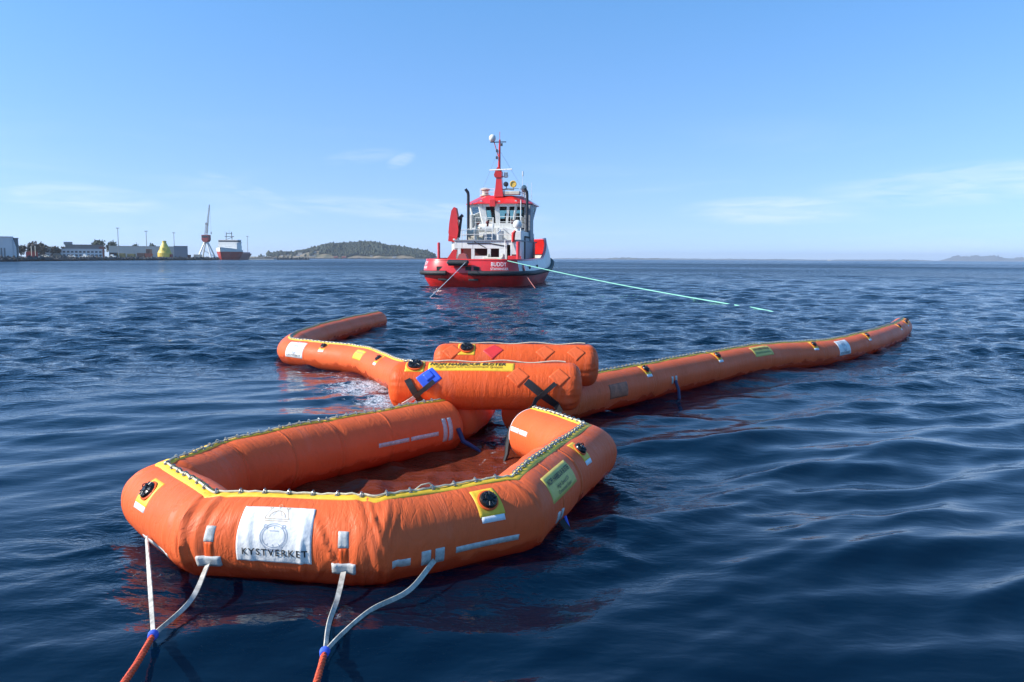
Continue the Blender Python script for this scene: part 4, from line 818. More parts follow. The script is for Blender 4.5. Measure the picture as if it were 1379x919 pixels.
for (x, y, z) in ((-1.7, CY - 3.05, 8.3), (.2, CY - 3.1, 8.25), (1.9, CY - 3.0, 8.3)): MB().lathe([(.05, 0), (.13, .06), (.14, .2)], 10, Matrix.Translation((x, y, z)) @ Matrix.Rotation(R(110), 4, 'X')).build('floodlight', WHITE_PAINT, WH, smooth=True)
MB().box(-.75, -.15, CY - 3.5, CY - 3.2, 7.75, 8.45, .03).build('aft_lamp_box', RED_PAINT, WH)
railing([(-2.0, CY - 1.9, 8.95), (-.6, CY - 1.9, 8.95)], .7, r=.03); railing([(.5, CY - 1.9, 8.95), (2.1, CY - 1.9, 8.95), (2.1, CY + 1.5, 8.95)], .7, r=.03)
MB().lathe([(.55, 9.0), (.55, 9.1), (.35, 9.15), (.35, 9.55), (.5, 9.6), (.5, 9.75), (.2, 9.85)], 14, Matrix.Translation((-1.75, CY - .9, 0))).build('searchlight', BEIGE, tug, smooth=True)
# exhausts
for sg in (-1, 1):
    MB().tube([(sg * 3.05, 12.9, 4.2), (sg * 3.05, 12.9, 8.9), (sg * 3.05 - .04, 12.9, 9.2), (sg * 3.05 - .28, 12.8, 9.55)], [.15, .15, .16, .15], 14).build('exhaust_pipe', PIPE, tug, smooth=True)
MB().box(2.72, 3.38, 13.2, 15.0, 4.3, 7.9, .06).build('exhaust_casing', GREY_PAINT, tug)
MB().tube([(2.45, 12.7, 5.2), (2.45, 12.7, 8.4)], .06, 8).build('vent_pipe', WHITE_PAINT, tug, smooth=True)
MB().box(-3.0, -2.75, 13.3, 14.4, 4.3, 7.0, .05).build('exhaust_casing', WHITE_PAINT, tug)
# mast
MS = empty('mast'); MS.parent = tug
MX, MY = -.05, CY - 2.2
MB().prism([(MX - .45, 8.8), (MX + .5, 8.8), (MX + .42, 9.6), (MX + .27, 11.2), (MX - .18, 11.2), (MX - .32, 9.6)], MY - .3, MY + .3, 'y').build('mast_trunk', RED_PAINT, MS)
MB().prism([(MX - .45, 11.0), (MX - .35, 10.75), (MX + .35, 10.75), (MX + .35, 11.3), (MX + .1, 11.75), (MX - .1, 11.75), (MX - .3, 11.4)], MY - .4, MY + .4, 'y').build('mast_shoulder', RED_DARK, MS)
MB().tube([(MX + .03, MY, 11.6), (MX + .06, MY, 13.2), (MX + .08, MY, 14.55)], [.15, .11, .09], 10).tube([(MX + .08, MY, 14.4), (MX + .08, MY, 15.35)], .025, 6).build('topmast', RED_DARK, MS, smooth=True)
MB().box(MX - .9, MX + .75, MY - .06, MY + .06, 14.28, 14.36).build('masthead_yard', PIPE, MS)
MB().tube([(MX - .5, MY, 14.3), (MX - .1, MY, 13.0), (MX + .05, MY, 12.7)], .045, 6).build('yard_brace', RED_DARK, MS)
MB().sphere((MX - .68, MY, 14.72), .35, 18, 12, (1, 1, 1.1)).build('satellite_dome', WHITE_PAINT, MS, smooth=True)
b = MB()
for z in (12.6, 13.3, 13.9): b.lathe([(.1, z), (.1, z + .28)], 8, Matrix.Translation((MX - .2 + (z == 13.9) * .5, MY - .1, 0)))
b.build('navigation_lights', PIPE, MS)
b = MB(); b.box(-1.25, 1.25, -.07, .07, -.06, .06, .02); o = b.build('radar_scanner', WHITE_PAINT, MS); o.location = (MX + .3, MY - .45, 11.5); o.rotation_euler = (0, 0, R(-12))
MB().lathe([(.09, 0), (.24, .05), (.26, .28), (.2, .3)], 16, Matrix.Translation((MX + .8, MY - .1, 10.05)) @ Matrix.Rotation(R(90), 4, 'X')).build('spotlight', PIPE, MS, smooth=True)
MB().lathe([(.1, 0), (.34, .05), (.36, .25), (.28, .27), (.27, .2)], 18, Matrix.Translation((MX + 1.55, MY - .1, 10.05)) @ Matrix.Rotation(R(90), 4, 'X')).build('spotlight', GOLD, MS, smooth=True)
MB().lathe([(.2, 0), (.24, .1), (.2, .5), (.1, .55)], 12, Matrix.Translation((MX + .75, MY, 10.75))).build('horn', WHITE_PAINT, MS, smooth=True)
MB().tube([(MX + .2, MY, 10.9), (MX + .8, MY, 10.75)], .05, 6).tube([(MX + .1, MY, 9.5), (MX + .8, MY, 9.55), (MX + 1.55, MY, 9.5)], .06, 6).tube([(MX + .8, MY, 9.5), (MX + .8, MY, 9.9)], .05, 6).tube([(MX + 1.55, MY, 9.5), (MX + 1.55, MY, 9.8)], .05, 6).build('light_bracket', BEIGE, MS)
MB().box(MX + .4, MX + 2.2, MY - .2, MY + .5, 9.0, 9.35, .05).build('roof_locker', BEIGE, tug)
for (x, y, h, r) in ((2.2, 15.2, 2.6, .025), (2.6, 15.6, 1.8, .02), (3.0, 16, 1.9, .02), (-2.4, 15.5, 1.4, .018)): MB().tube([(x, y, 8.5), (x, y, 8.5 + h)], r, 5).build('whip_antenna', WHITE_PAINT, tug)
MB().lathe([(.07, 0), (.07, .5)], 8, Matrix.Translation((2.2, 15.2, 11.0))).build('antenna_tip', WHITE_PAINT, tug)
MB().sphere((2.4, 14.9, 9.7), .3, 12, 8, (1, 1, 1.3)).tube([(2.4, 14.9, 8.7), (2.4, 14.9, 9.5)], .06, 6).build('antenna_dome', BEIGE, tug, smooth=True)
for a in ((-2.6, CY), (2.6, CY)): MB().tube([(MX, MY, 13.6), (a[0], a[1], 8.9)], .012, 4).build('mast_stay', GREY_PAINT, tug)

# lines from the tug
def line(name, label, pts, r, m, cat='rope', step=1.5):
    c = pts[-1]; p = catmull(pts, step); o = MB().tube([Vector(q) - Vector((c[0], c[1], 0)) for q in p], r, 6).build(name, m, None, False, True); o.location = (c[0], c[1], 0); tag(o, label, cat); return o
line('tow_line', 'bright green tow line sagging from the tug into the sea at right', [(-1.3, 70.5, 2.5), (3.33, 65.1, 1.5), (7.57, 58.06, .70), (10.6, 50.5, .22), (12.2, 43.6, .03), (12.95, 39.7, -.06), (14.3, 35, -.7)], .030, ROPE_GREEN)
line('stern_line', 'thin pale line running down from the tug stern into the water', [(-4.05, 69.0, 2.15), (-4.75, 60, .95), (-5.3, 51.8, .02), (-5.6, 47, -.4)], .028, mat('pale_line', (.7, .72, .68), .6))
line('side_line', 'thin reddish line hanging from the tug side fairlead', [(1.05, 72.0, 1.35), (1.5, 68.5, .6), (1.95, 65.2, 0), (2.2, 63.5, -.3)], .022, mat('reddish_line', (.55, .2, .16), .6))
#PART4
# ---------------------------------------------------------------- harbour on the left
LZ = 1.8
shore = [(-190, 120), (-215, 300), (-229, 357), (-243, 430), (-257, 505), (-253, 560), (-251, 640), (-262, 705), (-282, 765), (-285, 1000), (-420, 1250), (-1500, 1300), (-1500, 120)]
LAND = mat('quay_ground', (.16, .145, .12), .9, var=.35, scale=.08); ROCK = mat('shore_rock', (.055, .055, .055), .9, var=.5, scale=.6, bump=.3, bscale=.5)
n = len(shore); b = MB(); V = [(x, y, -2) for x, y in shore] + [(x, y, LZ) for x, y in shore]
tag(MB().add(V, [tuple(range(n, 2 * n))] + [(i, (i + 1) % n, (i + 1) % n + n, i + n) for i in range(n)]).build('quay', LAND), kind='structure')
g = np.random.default_rng(3)
def rock_heap(name, pl, cnt, r0, r1, spread, zc, kind):
    b = MB(); P = np.array(pl, float)
    L_ = np.concatenate([[0], np.cumsum(np.linalg.norm(np.diff(P, axis=0), axis=1))])
    base = [(1, 0, 0), (-1, 0, 0), (0, 1, 0), (0, -1, 0), (0, 0, 1), (0, 0, -1)]
    for i in range(cnt):
        q = g.uniform(0, L_[-1]); c = np.array([np.interp(q, L_, P[:, 0]), np.interp(q, L_, P[:, 1])]) + g.normal(0, spread, 2); r = g.uniform(r0, r1)
        v = [(c[0] + p[0] * r * g.uniform(.7, 1.4), c[1] + p[1] * r * g.uniform(.7, 1.4), zc + g.uniform(-.5, .5) * r + p[2] * r * g.uniform(.6, 1.1)) for p in base]
        b.add(v, [(0, 2, 4), (2, 1, 4), (1, 3, 4), (3, 0, 4), (2, 0, 5), (1, 2, 5), (3, 1, 5), (0, 3, 5)])
    return tag(b.build(name, ROCK), kind='stuff')
rock_heap('shore_rocks', shore[1:9], 1500, .7, 1.7, 1.0, .9, 'stuff')

def building(name, label, x0, x1, d, dep, h, m, roofm=None, rooft=.35, windows=None, gable=0, cat='building', base=LZ):
    xc = (x0 + x1) / 2; br = math.atan2(-xc, d) * .93; t = thing(name, label, cat, (xc, d, base), br); w2 = (x1 - x0) / 2 * math.cos(br)
    MB().box(-w2, w2, 0, dep, 0, h - base).build('wall', m, t)
    if gable: MB().prism([(-w2 - .4, h - base), (w2 + .4, h - base), (0, h - base + gable)], -.4, dep + .4, 'y').build('roof', roofm or m, t)
    else: MB().box(-w2 - .3, w2 + .3, -.3, dep + .3, h - base + .003, h - base + rooft).build('roof', roofm or m, t)
    if windows:
        nw, ww, wh, zz = windows
        for z in zz:
            for i in range(nw):
                c = -w2 + (i + .5) * 2 * w2 / nw; MB().box(c - ww / 2, c + ww / 2, -.04, .06, z - base, z - base + wh).build('window', DARKGLASS, t)
    return t
WALLW = mat('white_wall', (.56, .58, .60), .6, var=.06, scale=.2); GREYW = mat('grey_wall', (.20, .21, .22), .7, var=.1, scale=.2); ROOFG = mat('grey_roof', (.17, .17, .165), .8, var=.15, scale=.2)
BEIGEW = mat('beige_wall', (.47, .45, .41), .7, var=.08, scale=.15); BRICK = mat('brick_red', (.22, .07, .05), .8, var=.2, scale=.5); REDB = mat('red_box', (.34, .05, .04), .7, var=.2, scale=.4); BROWN = mat('brown_box', (.12, .075, .06), .8, var=.3, scale=.4); OLIVE = mat('olive_box', (.25, .22, .09), .8, var=.3, scale=.4)
hall = building('boat_hall', 'tall pale boat hall at the left edge of the picture', -252, -240.3, 385, 14, 11.6, WALLW, WALLW, .3)
MB().prism([(5.1, 0), (6.3, 0), (6.3, 5.0), (5.1, 9.0)], .5, 12, 'y').build('lean_to', WALLW, hall)
for x in (-1.2, .4, 1.7): MB().box(x - .35, x + .35, -.06, .05, .1, 4.6 if x > 0 else 5.6).build('door', GREYW, hall)
MB().box(-5.2, -2.6, -2.5, -.1, 0, 3.9).build('red_annex', REDB, hall)
building('stair_tower', 'dark grey block beside the pale hall at far left', -248.3, -245.6, 398, 6, 11.3, GREYW, GREYW, .2)
building('red_shed', 'low red shed on the quay near the pale hall', -262.5, -256.3, 432, 5, 4.7, REDB, BRICK, .2, None, .9)
building('office_block', 'long low white office building with a row of dark windows', -308, -266.4, 520, 14, 7.0, WALLW, WALLW, .4, (16, 1.5, 1.1, (4.9, 2.7)))
gh = building('storage_hall', 'grey roofed hall standing behind the white office building', -315, -289.4, 565, 25, 10.5, ROOFG, ROOFG, .3)
MB().box(-12.5, -7.3, 2, 8, 9, 10.8).build('roof_unit', GREYW, gh)
building('brick_house', 'narrow red brick building at the end of the white office', -286.9, -283.5, 556, 8, 9.0, BRICK, BRICK, .3)
building('warehouse', 'long beige warehouse behind the yellow cone', -324.3, -268.5, 645, 30, 10.5, BEIGEW, BEIGEW, .5, None)
building('grey_warehouse', 'blue grey hall right of the yellow cone', -267, -256.7, 632, 20, 10.9, mat('bluegrey_wall', (.19, .21, .25), .7), None, .2)
for i, (x, d, w_, h, m, nm) in enumerate([(-292, 585, 5, 5.4, BROWN, 'dark brown'), (-286.5, 585, 5.2, 5.0, OLIVE, 'olive'), (-280.5, 588, 5, 4.6, OLIVE, 'yellowish'), (-275, 592, 5.5, 5.2, BROWN, 'brown'), (-269.5, 592, 4.6, 4.9, BRICK, 'rust red'), (-272, 598, 3.4, 8.2, BROWN, 'tall brown'), (-256.5, 598, 3.6, 4.4, REDB, 'red'), (-262, 640, 8, 4.2, BRICK, 'long red'), (-263, 668, 6, 4.6, BEIGEW, 'pale')]):
    t = thing('container', '%s container on the quay %s' % (nm, 'left of the yellow cone' if i < 6 else 'right of the yellow cone'), 'container', (x, d, LZ), 0, 'containers on the quay'); MB().box(-w_ / 2, w_ / 2, 0, 2.6, 0, h - LZ).build('box', m, t)
    bb = MB(); [bb.box(-w_ / 2 + .3 + k * .6 - .08, -w_ / 2 + .3 + k * .6 + .08, -.08, 0, .1, h - LZ - .1) for k in range(int(w_ / .6))]; bb.build('ribs', m, t)
CONE = mat('yellow_paint', (.70, .50, .07), .5, var=.15, scale=.3)
t = thing('yellow_cone', 'big yellow cone shaped steel structure standing on the quay', 'buoy', (-260.6, 600, LZ)); MB().lathe([(5.0, 0), (5.0, 3.6), (4.4, 4.8), (4.2, 5.6)], 24).build('base', CONE, t); MB().lathe([(3.9, 5.6), (3.4, 7.2), (2.2, 9.6), (1.5, 11)], 20).build('cone', CONE, t); MB().lathe([(1.45, 11), (1.45, 12.6), (.5, 12.7)], 16).build('cap', CONE, t)
bb = MB(); [bb.tube([(5.0 * math.cos(a), 5.0 * math.sin(a), 0), (3.5 * math.cos(a), 3.5 * math.sin(a), 7.5)], .22, 6) for a in np.linspace(0, 6.28, 9)[:-1]]; bb.build('ribs', CONE, t)
for (x, d, h, lab) in [(-275.4, 560, 22.3, 'tall thin light mast left of the beige warehouse'), (-273.9, 600, 21.5, 'thin light mast between the office and the yellow cone'), (-271.4, 643, 21.7, 'thin light mast just right of the yellow cone'), (-261.7, 792, 23.6, 'thin light mast right of the moored ship')]:
    t = thing('light_mast', lab, 'light mast', (x, d, LZ if d < 700 else 1.2), 0, 'light masts'); MB().tube([(0, 0, 0), (0, 0, h - LZ)], [.32, .2], 8).build('pole', GREY_PAINT, t); MB().box(-1.1, 1.1, -.3, .3, h - LZ - .3, h - LZ + .2).build('lamp_head', GREY_PAINT, t)
for x, lab in ((-258.3, 'short pale post beside the red shed, left one'), (-256.2, 'short pale post beside the red shed, right one')):
    t = thing('flag_pole', lab, 'post', (x, 430, LZ), 0, 'pale posts'); MB().tube([(0, 0, 0), (0, 0, 5.8)], .16, 8).build('pole', mat('cream_paint', (.74, .66, .52)), t); MB().sphere((0, 0, 5.9), .25, 8, 6).build('finial', WHITE_PAINT, t)
# vehicles and small boats drawn up on the quay
def car(x, d, L_, h, m, lab, name='parked_car', cat='car'):
    t = thing(name, lab, cat, (x, d, LZ), 0, 'vehicles on the quay'); l = L_ / 2
    MB().prism([(-l, .35), (l, .35), (l, h * .55), (l * .7, h * .6), (l * .45, h), (-l * .75, h), (-l, h * .6)], -.9, .9, 'y').build('body', m, t); MB().box(-l * .65, l * .4, -.93, .93, h * .62, h * .9).build('window', DARKGLASS, t)
    for q in (-.6, .6): MB().lathe([(.33, -.95), (.33, .95)], 12, Matrix.Translation((q * l, 0, .33)) @ Matrix.Rotation(R(90), 4, 'X')).build('wheel', BLACK, t)
car(-268, 472, 5.2, 2.4, mat('van_dark', (.03, .045, .045), .4), 'dark van parked in front of the white office', 'parked_van', 'van')
car(-264, 480, 4.2, 1.5, WHITE_PAINT, 'small white car right of the dark van'); car(-262.5, 500, 4.4, 1.5, GREY_PAINT, 'grey car parked near the brick building'); car(-274, 470, 4.2, 1.5, mat('cream_paint', (.74, .66, .52)), 'pale car left of the dark van')
for (x, d, lab) in ((-259.5, 486, 'small white boat hauled out on the quay, left one'), (-257.5, 515, 'small white boat hauled out on the quay, right one')):
    t = thing('small_boat', lab, 'boat', (x, d, LZ), 0, 'boats hauled out'); MB().prism([(-2.4, .9), (2.8, 1.2), (2.1, .1), (-2.1, .1)], -.9, .9, 'y').build('hull', WHITE_PAINT, t); MB().prism([(-.9, 1.1), (.9, 1.1), (.5, 2.1), (-.7, 2.1)], -.6, .6, 'y').build('cabin', WHITE_PAINT, t)
# shipyard crane
t = thing('quay_crane', 'tall shipyard crane with red cab and white splayed legs', 'crane', (-263.5, 690, LZ)); cw = WHITE_PAINT
for sx_, sy_ in ((-1, -1), (1, -1), (1, 1), (-1, 1)): MB().tube([(sx_ * 5.6, sy_ * 5, 0), (sx_ * 1.0, sy_ * 1, 13.5)], [.75, .6], 8).build('leg', cw, t)
MB().tube([(-5.6, -5, .6), (-3.3, 0, 7), (5.6, 5, .6)], .3, 6).build('leg_brace', cw, t); MB().lathe([(1.6, 12.4), (1.6, 14)], 12).build('slewing_ring', GREY_PAINT, t)
MB().prism([(-2.9, 19.6), (-2.9, 15.2), (-1.6, 13.6), (1.6, 13.6), (2.9, 15.2), (2.9, 19.6)], -3, 3, 'y').build('cab', REDB, t); MB().box(-2.4, 2.4, -3.06, -2.95, 17.2, 19).build('window', DARKGLASS, t)
def lattice(p0, p1, w0, w1, nseg, r):
    b = MB(); p0, p1 = Vector(p0), Vector(p1); d = (p1 - p0).normalized(); u = d.orthogonal().normalized(); v = d.cross(u); prev = None
    for i in range(nseg + 1):
        f = i / nseg; c = p0.lerp(p1, f); w_ = w0 + (w1 - w0) * f; cs = [c + (u * a + v * e) * w_ / 2 for a, e in ((-1, -1), (1, -1), (1, 1), (-1, 1))]
        if prev:
            for k in range(4): b.tube([prev[k], cs[k]], r, 5); b.tube([prev[k], cs[(k + 1) % 4]], r * .7, 4); b.tube([cs[k], cs[(k + 1) % 4]], r * .7, 4)
        prev = cs
    return b
LAT = mat('lattice_grey', (.30, .31, .31), .6)
lattice((0, 0, 19.6), (.8, 0, 28.6), 2.0, 1.3, 5, .13).build('tower_lattice', LAT, t); MB().box(.0, 1.7, -1, 1, 28.2, 30.0).build('sheave_house', LAT, t)
lattice((1.2, -1, 21), (6.4, -7, 44.8), 1.1, .55, 14, .09).build('jib', LAT, t); MB().tube([(6.5, -7, 44.8), (7.1, -7, 21.5)], .07, 4).tube([(6.3, -7, 44.8), (.8, 0, 30)], .09, 4).build('hoist_wire', GREY_PAINT, t); MB().box(6.75, 7.45, -7.3, -6.7, 20, 22).build('hook_block', GREY_PAINT, t)
# moored supply ship, bow to the camera
t = thing('supply_ship', 'moored supply ship, red hull and white bridge, bow towards us', 'ship', (-270.5, 742, 0), -.02)
st = [(0, .3, 11.5), (3, 3.2, 11.2), (8, 6.8, 10.8), (15, 9.2, 10.2), (22, 10, 9.6), (30, 10.2, 9.2), (31, 10.2, 6.2), (54, 10.2, 6.0), (56, 9.8, 6.0)]
def ship_sec(y, hb, zt, lo, hi, flare): return [(-hb * fl, y + (1 - fl) * 5 * (y < 20), z) for fl, z in ((flare[0], lo), (flare[1], hi))]
V = []; 
for y, hb, zt in st:
    zm = min(7.6, zt); V += [(-hb * .55, y + max(0, 6 - y) * .5, -.5), (-hb * .8, y + max(0, 4 - y) * .4, 3), (-hb, y, zm), (hb, y, zm), (hb * .8, y + max(0, 4 - y) * .4, 3), (hb * .55, y + max(0, 6 - y) * .5, -.5)]
Fs = [(6 * i + k, 6 * i + k + 1, 6 * i + k + 7, 6 * i + k + 6) for i in range(len(st) - 1) for k in range(5)]
MB().add(V[:36], Fs[:25] + [(0, 1, 2, 3, 4, 5)]).build('hull', mat('ship_red', (.42, .045, .03), .5, var=.15, scale=.2), t)
MB().add(V[30:], [tuple(q - 30 for q in f) for f in Fs[25:]] + [tuple(len(V) - 36 + k for k in range(6))]).build('aft_hull', mat('faded_pink', (.50, .24, .22), .6), t)
V = []; su = [s_ for s_ in st if s_[0] <= 30]
for y, hb, zt in su: V += [(-hb, y, 7.605), (-hb * 1.03, y - .4, zt), (hb * 1.03, y - .4, zt), (hb, y, 7.605)]
MB().add(V, [(4 * i + k, 4 * i + k + 1, 4 * i + k + 5, 4 * i + k + 4) for i in range(len(su) - 1) for k in range(3)]).build('forecastle', WHITE_PAINT, t)
MB().box(-9.2, 9.2, 17, 30, 9.5, 13.2).box(-8.9, 8.9, 18, 30, 13.2, 16.3).build('superstructure', WHITE_PAINT, t); MB().box(-9.9, 9.9, 19.5, 29, 16.3, 16.9).box(-9.4, 9.4, 19, 29, 18.3, 19).build('bridge_deck', WHITE_PAINT, t)
for i in range(12): MB().box(-9.2 + i * 1.55, -7.95 + i * 1.55, 19.4, 19.6, 16.95, 18.25).build('bridge_window', DARKGLASS, t)
MB().box(-9.1, 9.1, 19.7, 28.5, 16.9, 18.3).build('bridge', DARK, t)
b = MB(); b.tube([(-3.2, 23, 19), (-2.4, 23, 26)], .28, 6).tube([(2.6, 23, 19), (2.2, 23, 26.4)], .35, 6).tube([(-4.4, 23, 22), (4.6, 23, 22)], .25, 6).tube([(-3, 23, 25), (3, 23, 25)], .22, 6).tube([(0, 23, 24), (0, 23, 29)], .08, 5).tube([(-3.8, 23, 22), (-3.8, 23, 27.5)], .07, 4).tube([(-4, 24, 19), (3.8, 24, 22)], .2, 5); b.build('mast', PIPE, t)
MB().tube([(-2, 1, 11.5), (-.5, 6, 11.5), (3, 9, 12.6), (6, 12, 12.2)], .2, 6).build('bow_rail', WHITE_PAINT, t)
MB().box(6.5, 9.2, 31.2, 53, 6.0, 7.4).build('cargo_rail', mat('faded_pink', (.45, .20, .18), .6), t)
# low pier and breakwater
tag(MB().box(-272, -246, 826, 836, -1, 1.2).build('pier', mat('pale_concrete', (.42, .40, .36), .8)), kind='structure')
rock_heap('breakwater_rocks', [(-266, 860), (-245, 905), (-238, 930)], 500, .8, 2.0, 2.2, .5, 'stuff')

# trees
LEAF = mat('tree_leaf', (.045, .060, .032), .9, var=.5, scale=.35); LEAF2 = mat('bare_twigs', (.085, .070, .050), .9, var=.4, scale=.35); BARK = mat('bark', (.06, .045, .035), .9)
def tree(lab, x, d, z, h, w_, m, seed, cat='tree'):
    gg = np.random.default_rng(seed); t = thing('harbour_tree', lab, cat, (x, d, z), 0, 'trees behind the harbour buildings')
    b = MB().tube([(0, 0, 0), (.1, 0, h * .45), (0, .1, h * .85)], [h * .035, h * .025, h * .008], 6)
    for k in range(5): a = gg.uniform(0, 6.28); b.tube([(0, 0, h * gg.uniform(.25, .6)), (math.cos(a) * w_ * .35, math.sin(a) * w_ * .35, h * gg.uniform(.55, .85))], h * .008, 4)
    b.build('trunk', BARK, t); n = 420
    P = gg.normal(0, 1, (n, 3)); P /= np.linalg.norm(P, axis=1)[:, None]; P *= gg.uniform(.25, 1, (n, 1)) ** .45; lump = 1 + .25 * np.sin(P[:, 0] * 5 + seed) * np.cos(P[:, 2] * 4); P = P * lump[:, None] * np.array([w_ / 2, w_ / 2, h * .34]) + np.array([0, 0, h * .64])
    V = []; Q = gg.normal(0, 1, (n, 3, 3)) * .045 * (h + w_); V = (P[:, None, :] + Q).reshape(-1, 3); mesh_obj('crown', from_np('crown', V, np.arange(3 * n).reshape(n, 3)), m, t, smooth=False)
for i, (x, d, h, w_, m, lab) in enumerate([(-307, 500, 7.5, 6, LEAF2, 'bare tree right behind the pale hall, leftmost'), (-302, 505, 9.4, 7, LEAF2, 'tallest bare tree behind the pale hall'), (-297, 505, 8.6, 6.5, LEAF2, 'bare tree behind the red shed'), (-291, 510, 6.5, 6, LEAF2, 'lower bare tree at the right end of its row'), (-345, 600, 7.5, 10, LEAF, 'bushy tree behind the left end of the white office'), (-335, 605, 7.8, 11, LEAF2, 'brownish tree behind the middle of the white office'), (-336, 650, 13.5, 9, LEAF, 'dark tree left of the brick building'), (-330, 660, 13, 8, LEAF, 'dark tree above the brick building'), (-325, 690, 11.5, 6, LEAF, 'small dark tree above the beige warehouse, left one'), (-310, 690, 11.0, 7, LEAF, 'small dark tree above the beige warehouse, right one'), (-278, 800, 6.5, 9, LEAF, 'round dark bush right of the moored ship')]): tree(lab, x, d, 0.8 if d > 700 else LZ, h, w_, m, 40 + i)

# ---------------------------------------------------------------- wooded island
HX = lambda px: -576.3 + (px - 345) / 237 * 395.8
HP = [(330, 3), (345, 5), (365, 7), (380, 9), (400, 13), (415, 18), (425, 27), (440, 30), (470, 32), (497, 33), (507, 28), (530, 22), (555, 15), (570, 10), (578, 5), (584, .4)]
hxs, hhs = [HX(p) for p, _ in HP], [h for _, h in HP]
def hill_z(x, y):
    H = np.interp(x, hxs, hhs); sh = 1762 + 10 * np.sin(x * .03) + 6 * np.sin(x * .11)
    return -1.2 + (H * .96) * ss(0, 130, y - sh) * ss(2250, 2000, y) + 1.9 * ss(-6, 10, y - sh) + .7 * np.sin(x * .09 + y * .05) * ss(0, 40, y - sh)
xs, ys = np.linspace(HX(300), HX(586), 150), np.concatenate([np.linspace(1740, 1900, 60), np.linspace(1905, 2260, 30)]); XX, YY = np.meshgrid(xs, ys, indexing='ij')
m = bpy.data.materials.new('island_ground'); m.use_nodes = True; tt = m.node_tree; bs = tt.nodes['Principled BSDF']; bs.inputs['Roughness'].default_value = .95
c_ = tt.nodes.new('ShaderNodeNewGeometry'); nz_ = tt.nodes.new('ShaderNodeTexNoise'); nz_.inputs['Scale'].default_value = .05; nz_.inputs['Detail'].default_value = 6; tt.links.new(c_.outputs['Position'], nz_.inputs['Vector'])
cr = tt.nodes.new('ShaderNodeValToRGB'); cr.color_ramp.elements[0].position = .35; cr.color_ramp.elements[0].color = (.07, .075, .04, 1); cr.color_ramp.elements[1].position = .65; cr.color_ramp.elements[1].color = (.26, .19, .12, 1); e = cr.color_ramp.elements.new(.5); e.color = (.17, .14, .08, 1)
tt.links.new(nz_.outputs[0], cr.inputs[0]); tt.links.new(cr.outputs[0], bs.inputs['Base Color'])
tag(mesh_obj('wooded_island', from_np('wooded_island', np.stack([XX, YY, hill_z(XX, YY)], -1).reshape(-1, 3), grid_faces(len(xs), len(ys))), m), kind='structure')
rock_heap('island_shore_rocks', [(x, 1762 + 10 * math.sin(x * .03) + 6 * math.sin(x * .11)) for x in np.linspace(HX(345), HX(582), 60)], 900, .8, 2.2, 3, .5, 'stuff')
g = np.random.default_rng(8); V = []; Fs = []; o = 0
tx = g.uniform(HX(345), HX(580), 9000); ty = 1775 + 150 * g.uniform(0, 1, 9000) ** 1.1
px_ = 345 + (tx + 576.3) / 395.8 * 237
keep = np.where(px_ > 418, ty > 1800 + 8 * np.sin(tx * .07) , (ty > 1868 + 12 * np.sin(tx * .05)) | (g.uniform(0, 1, 9000) < .03)) & (px_ < 581)
keep &= ~((np.abs(px_ - 404) < 5) & (ty < 1880)) & ~((np.abs(px_ - 424) < 4) & (ty < 1840))
for x, y in zip(tx[keep], ty[keep]):
    z = float(hill_z(np.array(x), np.array(y))); h = g.uniform(4.5, 9) * (1 + .18 * math.sin(x * .051 + 2 * math.sin(y * .04))) * (1.35 if g.uniform() < .08 else 1) * (1 if y > 1810 else .7); r = h * g.uniform(.25, .42); k = 7; a0 = g.uniform(0, 1)
    lv = [(.12, .55), (.38, 1.0), (.68, .72), (.92, .25)]
    for (f, q) in lv: V += [(x + r * q * g.uniform(.7, 1.25) * math.cos(a0 + 6.283 * i / k), y + r * q * g.uniform(.7, 1.25) * math.sin(a0 + 6.283 * i / k), z + h * (f + g.uniform(-.06, .06))) for i in range(k)]
    V.append((x, y, z + h * 1.02))
    for l in range(3): Fs += [(o + l * k + i, o + l * k + (i + 1) % k, o + l * k + k + (i + 1) % k, o + l * k + k + i) for i in range(k)]
    Fs += [(o + 3 * k + i, o + 3 * k + (i + 1) % k, o + 4 * k, o + 4 * k) for i in range(k)]; o += 4 * k + 1
Fs = [f if f[2] != f[3] else f[:3] for f in Fs]
WOOD = mat('woodland', (.045, .055, .032), .95, var=.6, scale=.10)
me = bpy.data.meshes.new('woodland'); me.from_pydata(V, [], Fs); me.update(); tag(mesh_obj('woodland', me, WOOD, smooth=False), 'dark mixed wood covering the island behind the tug', 'wood', kind='stuff')
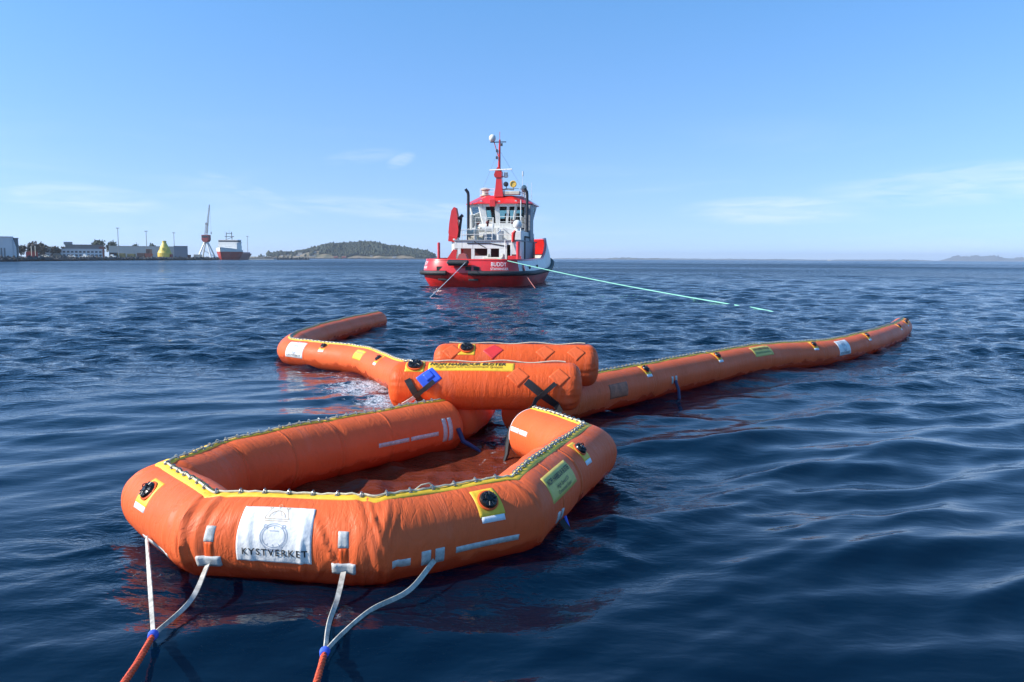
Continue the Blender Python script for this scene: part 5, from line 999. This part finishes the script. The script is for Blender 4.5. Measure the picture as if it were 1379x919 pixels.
for (px, dy, w_, h, wm, lab) in [(404, 78, 9, 4.8, WHITE_PAINT, 'largest white house, high on the island slope'), (379.5, 66, 5, 3, WHITE_PAINT, 'small white house at the left of the island'), (388, 64, 4, 2.8, BEIGEW, 'little pale cottage left of the largest white house'), (401, 40, 5, 3.4, WALLW, 'pale house below the largest white house'), (424, 60, 6, 5.5, WHITE_PAINT, 'tall white house at the edge of the wood'), (421, 34, 15, 2.6, BEIGEW, 'long low pale barn below the wood'), (452, 22, 8, 3.8, REDB, 'red boathouse on the island shore, left one'), (463, 24, 9, 4, REDB, 'red boathouse on the island shore, right one'), (500, 34, 5, 3.2, BEIGEW, 'pale cabin in front of the wood'), (531, 20, 7, 3, WALLW, 'pale boathouse near the right end of the island'), (354, 70, 7, 3.2, WALLW, 'pale house at the far left end of the island')]:
    x = HX(px) * (1762 + dy) / 1800; y = 1762 + dy; z = float(hill_z(np.array(x), np.array(y))) - .3; t = thing('island_house', lab, 'house', (x, y, z), 0, 'houses on the island')
    MB().box(-w_ / 2, w_ / 2, 0, 6, 0, h * .7).build('wall', wm, t); MB().prism([(-.4, h * .7), (6.4, h * .7), (3, h * 1.15)], -w_ / 2 - .4, w_ / 2 + .4, 'x').build('roof', ROOFG if wm is not REDB else BRICK, t)
    for q in (-.25, .25): MB().box(q * w_ - .5, q * w_ + .5, -.05, .05, h * .25, h * .5).build('window', DARKGLASS, t)

# ---------------------------------------------------------------- far islands on the right
FAR = mat('far_rock', (.10, .10, .085), .95, var=.3, scale=.01)
def ridge(name, d, prof, mpp, dep, seed):
    gg = np.random.default_rng(seed); px = np.linspace(prof[0][0], prof[-1][0], 120); h = np.interp(px, [p for p, _ in prof], [q for _, q in prof]) * mpp
    h = h * (1 + .06 * gg.normal(0, 1, 120)) + .15 * mpp * np.sin(px * .7); x = (px - 689.5) / 1072 * d; V = []
    for yy, f in ((0, -.02), (.12, .35), (.3, .75), (.5, 1), (.75, .6), (1, -.02)): V.append(np.stack([x * (1 + yy * dep / d), np.full(120, d + yy * dep) + 20 * np.sin(px * .3), np.maximum(h, 0) * f * (1 + .1 * gg.normal(0, 1, 120)) - .5], 1))
    tag(mesh_obj(name, from_np(name, np.concatenate(V), grid_faces(6, 120)), FAR, smooth=False), kind='structure')
ridge('far_island', 9000, [(1258, 0), (1268, 2), (1276, 5.5), (1286, 7.8), (1297, 6.8), (1307, 8.2), (1320, 6.6), (1333, 8.4), (1345, 6), (1358, 3.8), (1376, 6.4), (1398, 7), (1430, 4), (1480, 0)], 8.4, 700, 1)
ridge('far_skerries', 8000, [(730, 0), (760, 1.6), (800, 1.5), (880, 2.0), (960, 1.4), (1040, 1.7), (1100, 1.0), (1180, 1.6), (1230, 1.8), (1262, 0)], 7.5, 300, 2)
ridge('low_skerry', 5200, [(806, 0), (822, 2.2), (845, 2.8), (868, 1.6), (885, 2.2), (905, 0)], 4.9, 150, 4)
t = thing('motor_boat', 'tiny white motor boat out on the horizon at right', 'boat', (1010, 2550, 0)); MB().prism([(-5.5, 2.0), (6, 2.6), (4.6, -.4), (-5, -.4)], -1.8, 1.8, 'y').build('hull', WHITE_PAINT, t); MB().prism([(-3, 2.1), (2.6, 2.2), (1.6, 4.6), (-2.4, 4.6)], -1.4, 1.4, 'y').build('cabin', WHITE_PAINT, t); MB().tube([(-.5, 0, 4.6), (-.5, 0, 7.2)], .12, 5).build('mast', WHITE_PAINT, t)

# ---------------------------------------------------------------- sea air
m = bpy.data.materials.new('haze_air'); m.use_nodes = True; tt = m.node_tree; tt.nodes.clear(); oo = tt.nodes.new('ShaderNodeOutputMaterial'); pv = tt.nodes.new('ShaderNodeVolumePrincipled')
pv.inputs['Color'].default_value = (.80, .88, 1, 1); pv.inputs['Density'].default_value = 1.0e-4; pv.inputs['Anisotropy'].default_value = .2; tt.links.new(pv.outputs[0], oo.inputs['Volume'])
tag(MB().box(-12800, 12800, -12800, 12800, -3, 100).build('haze', m), kind='stuff')
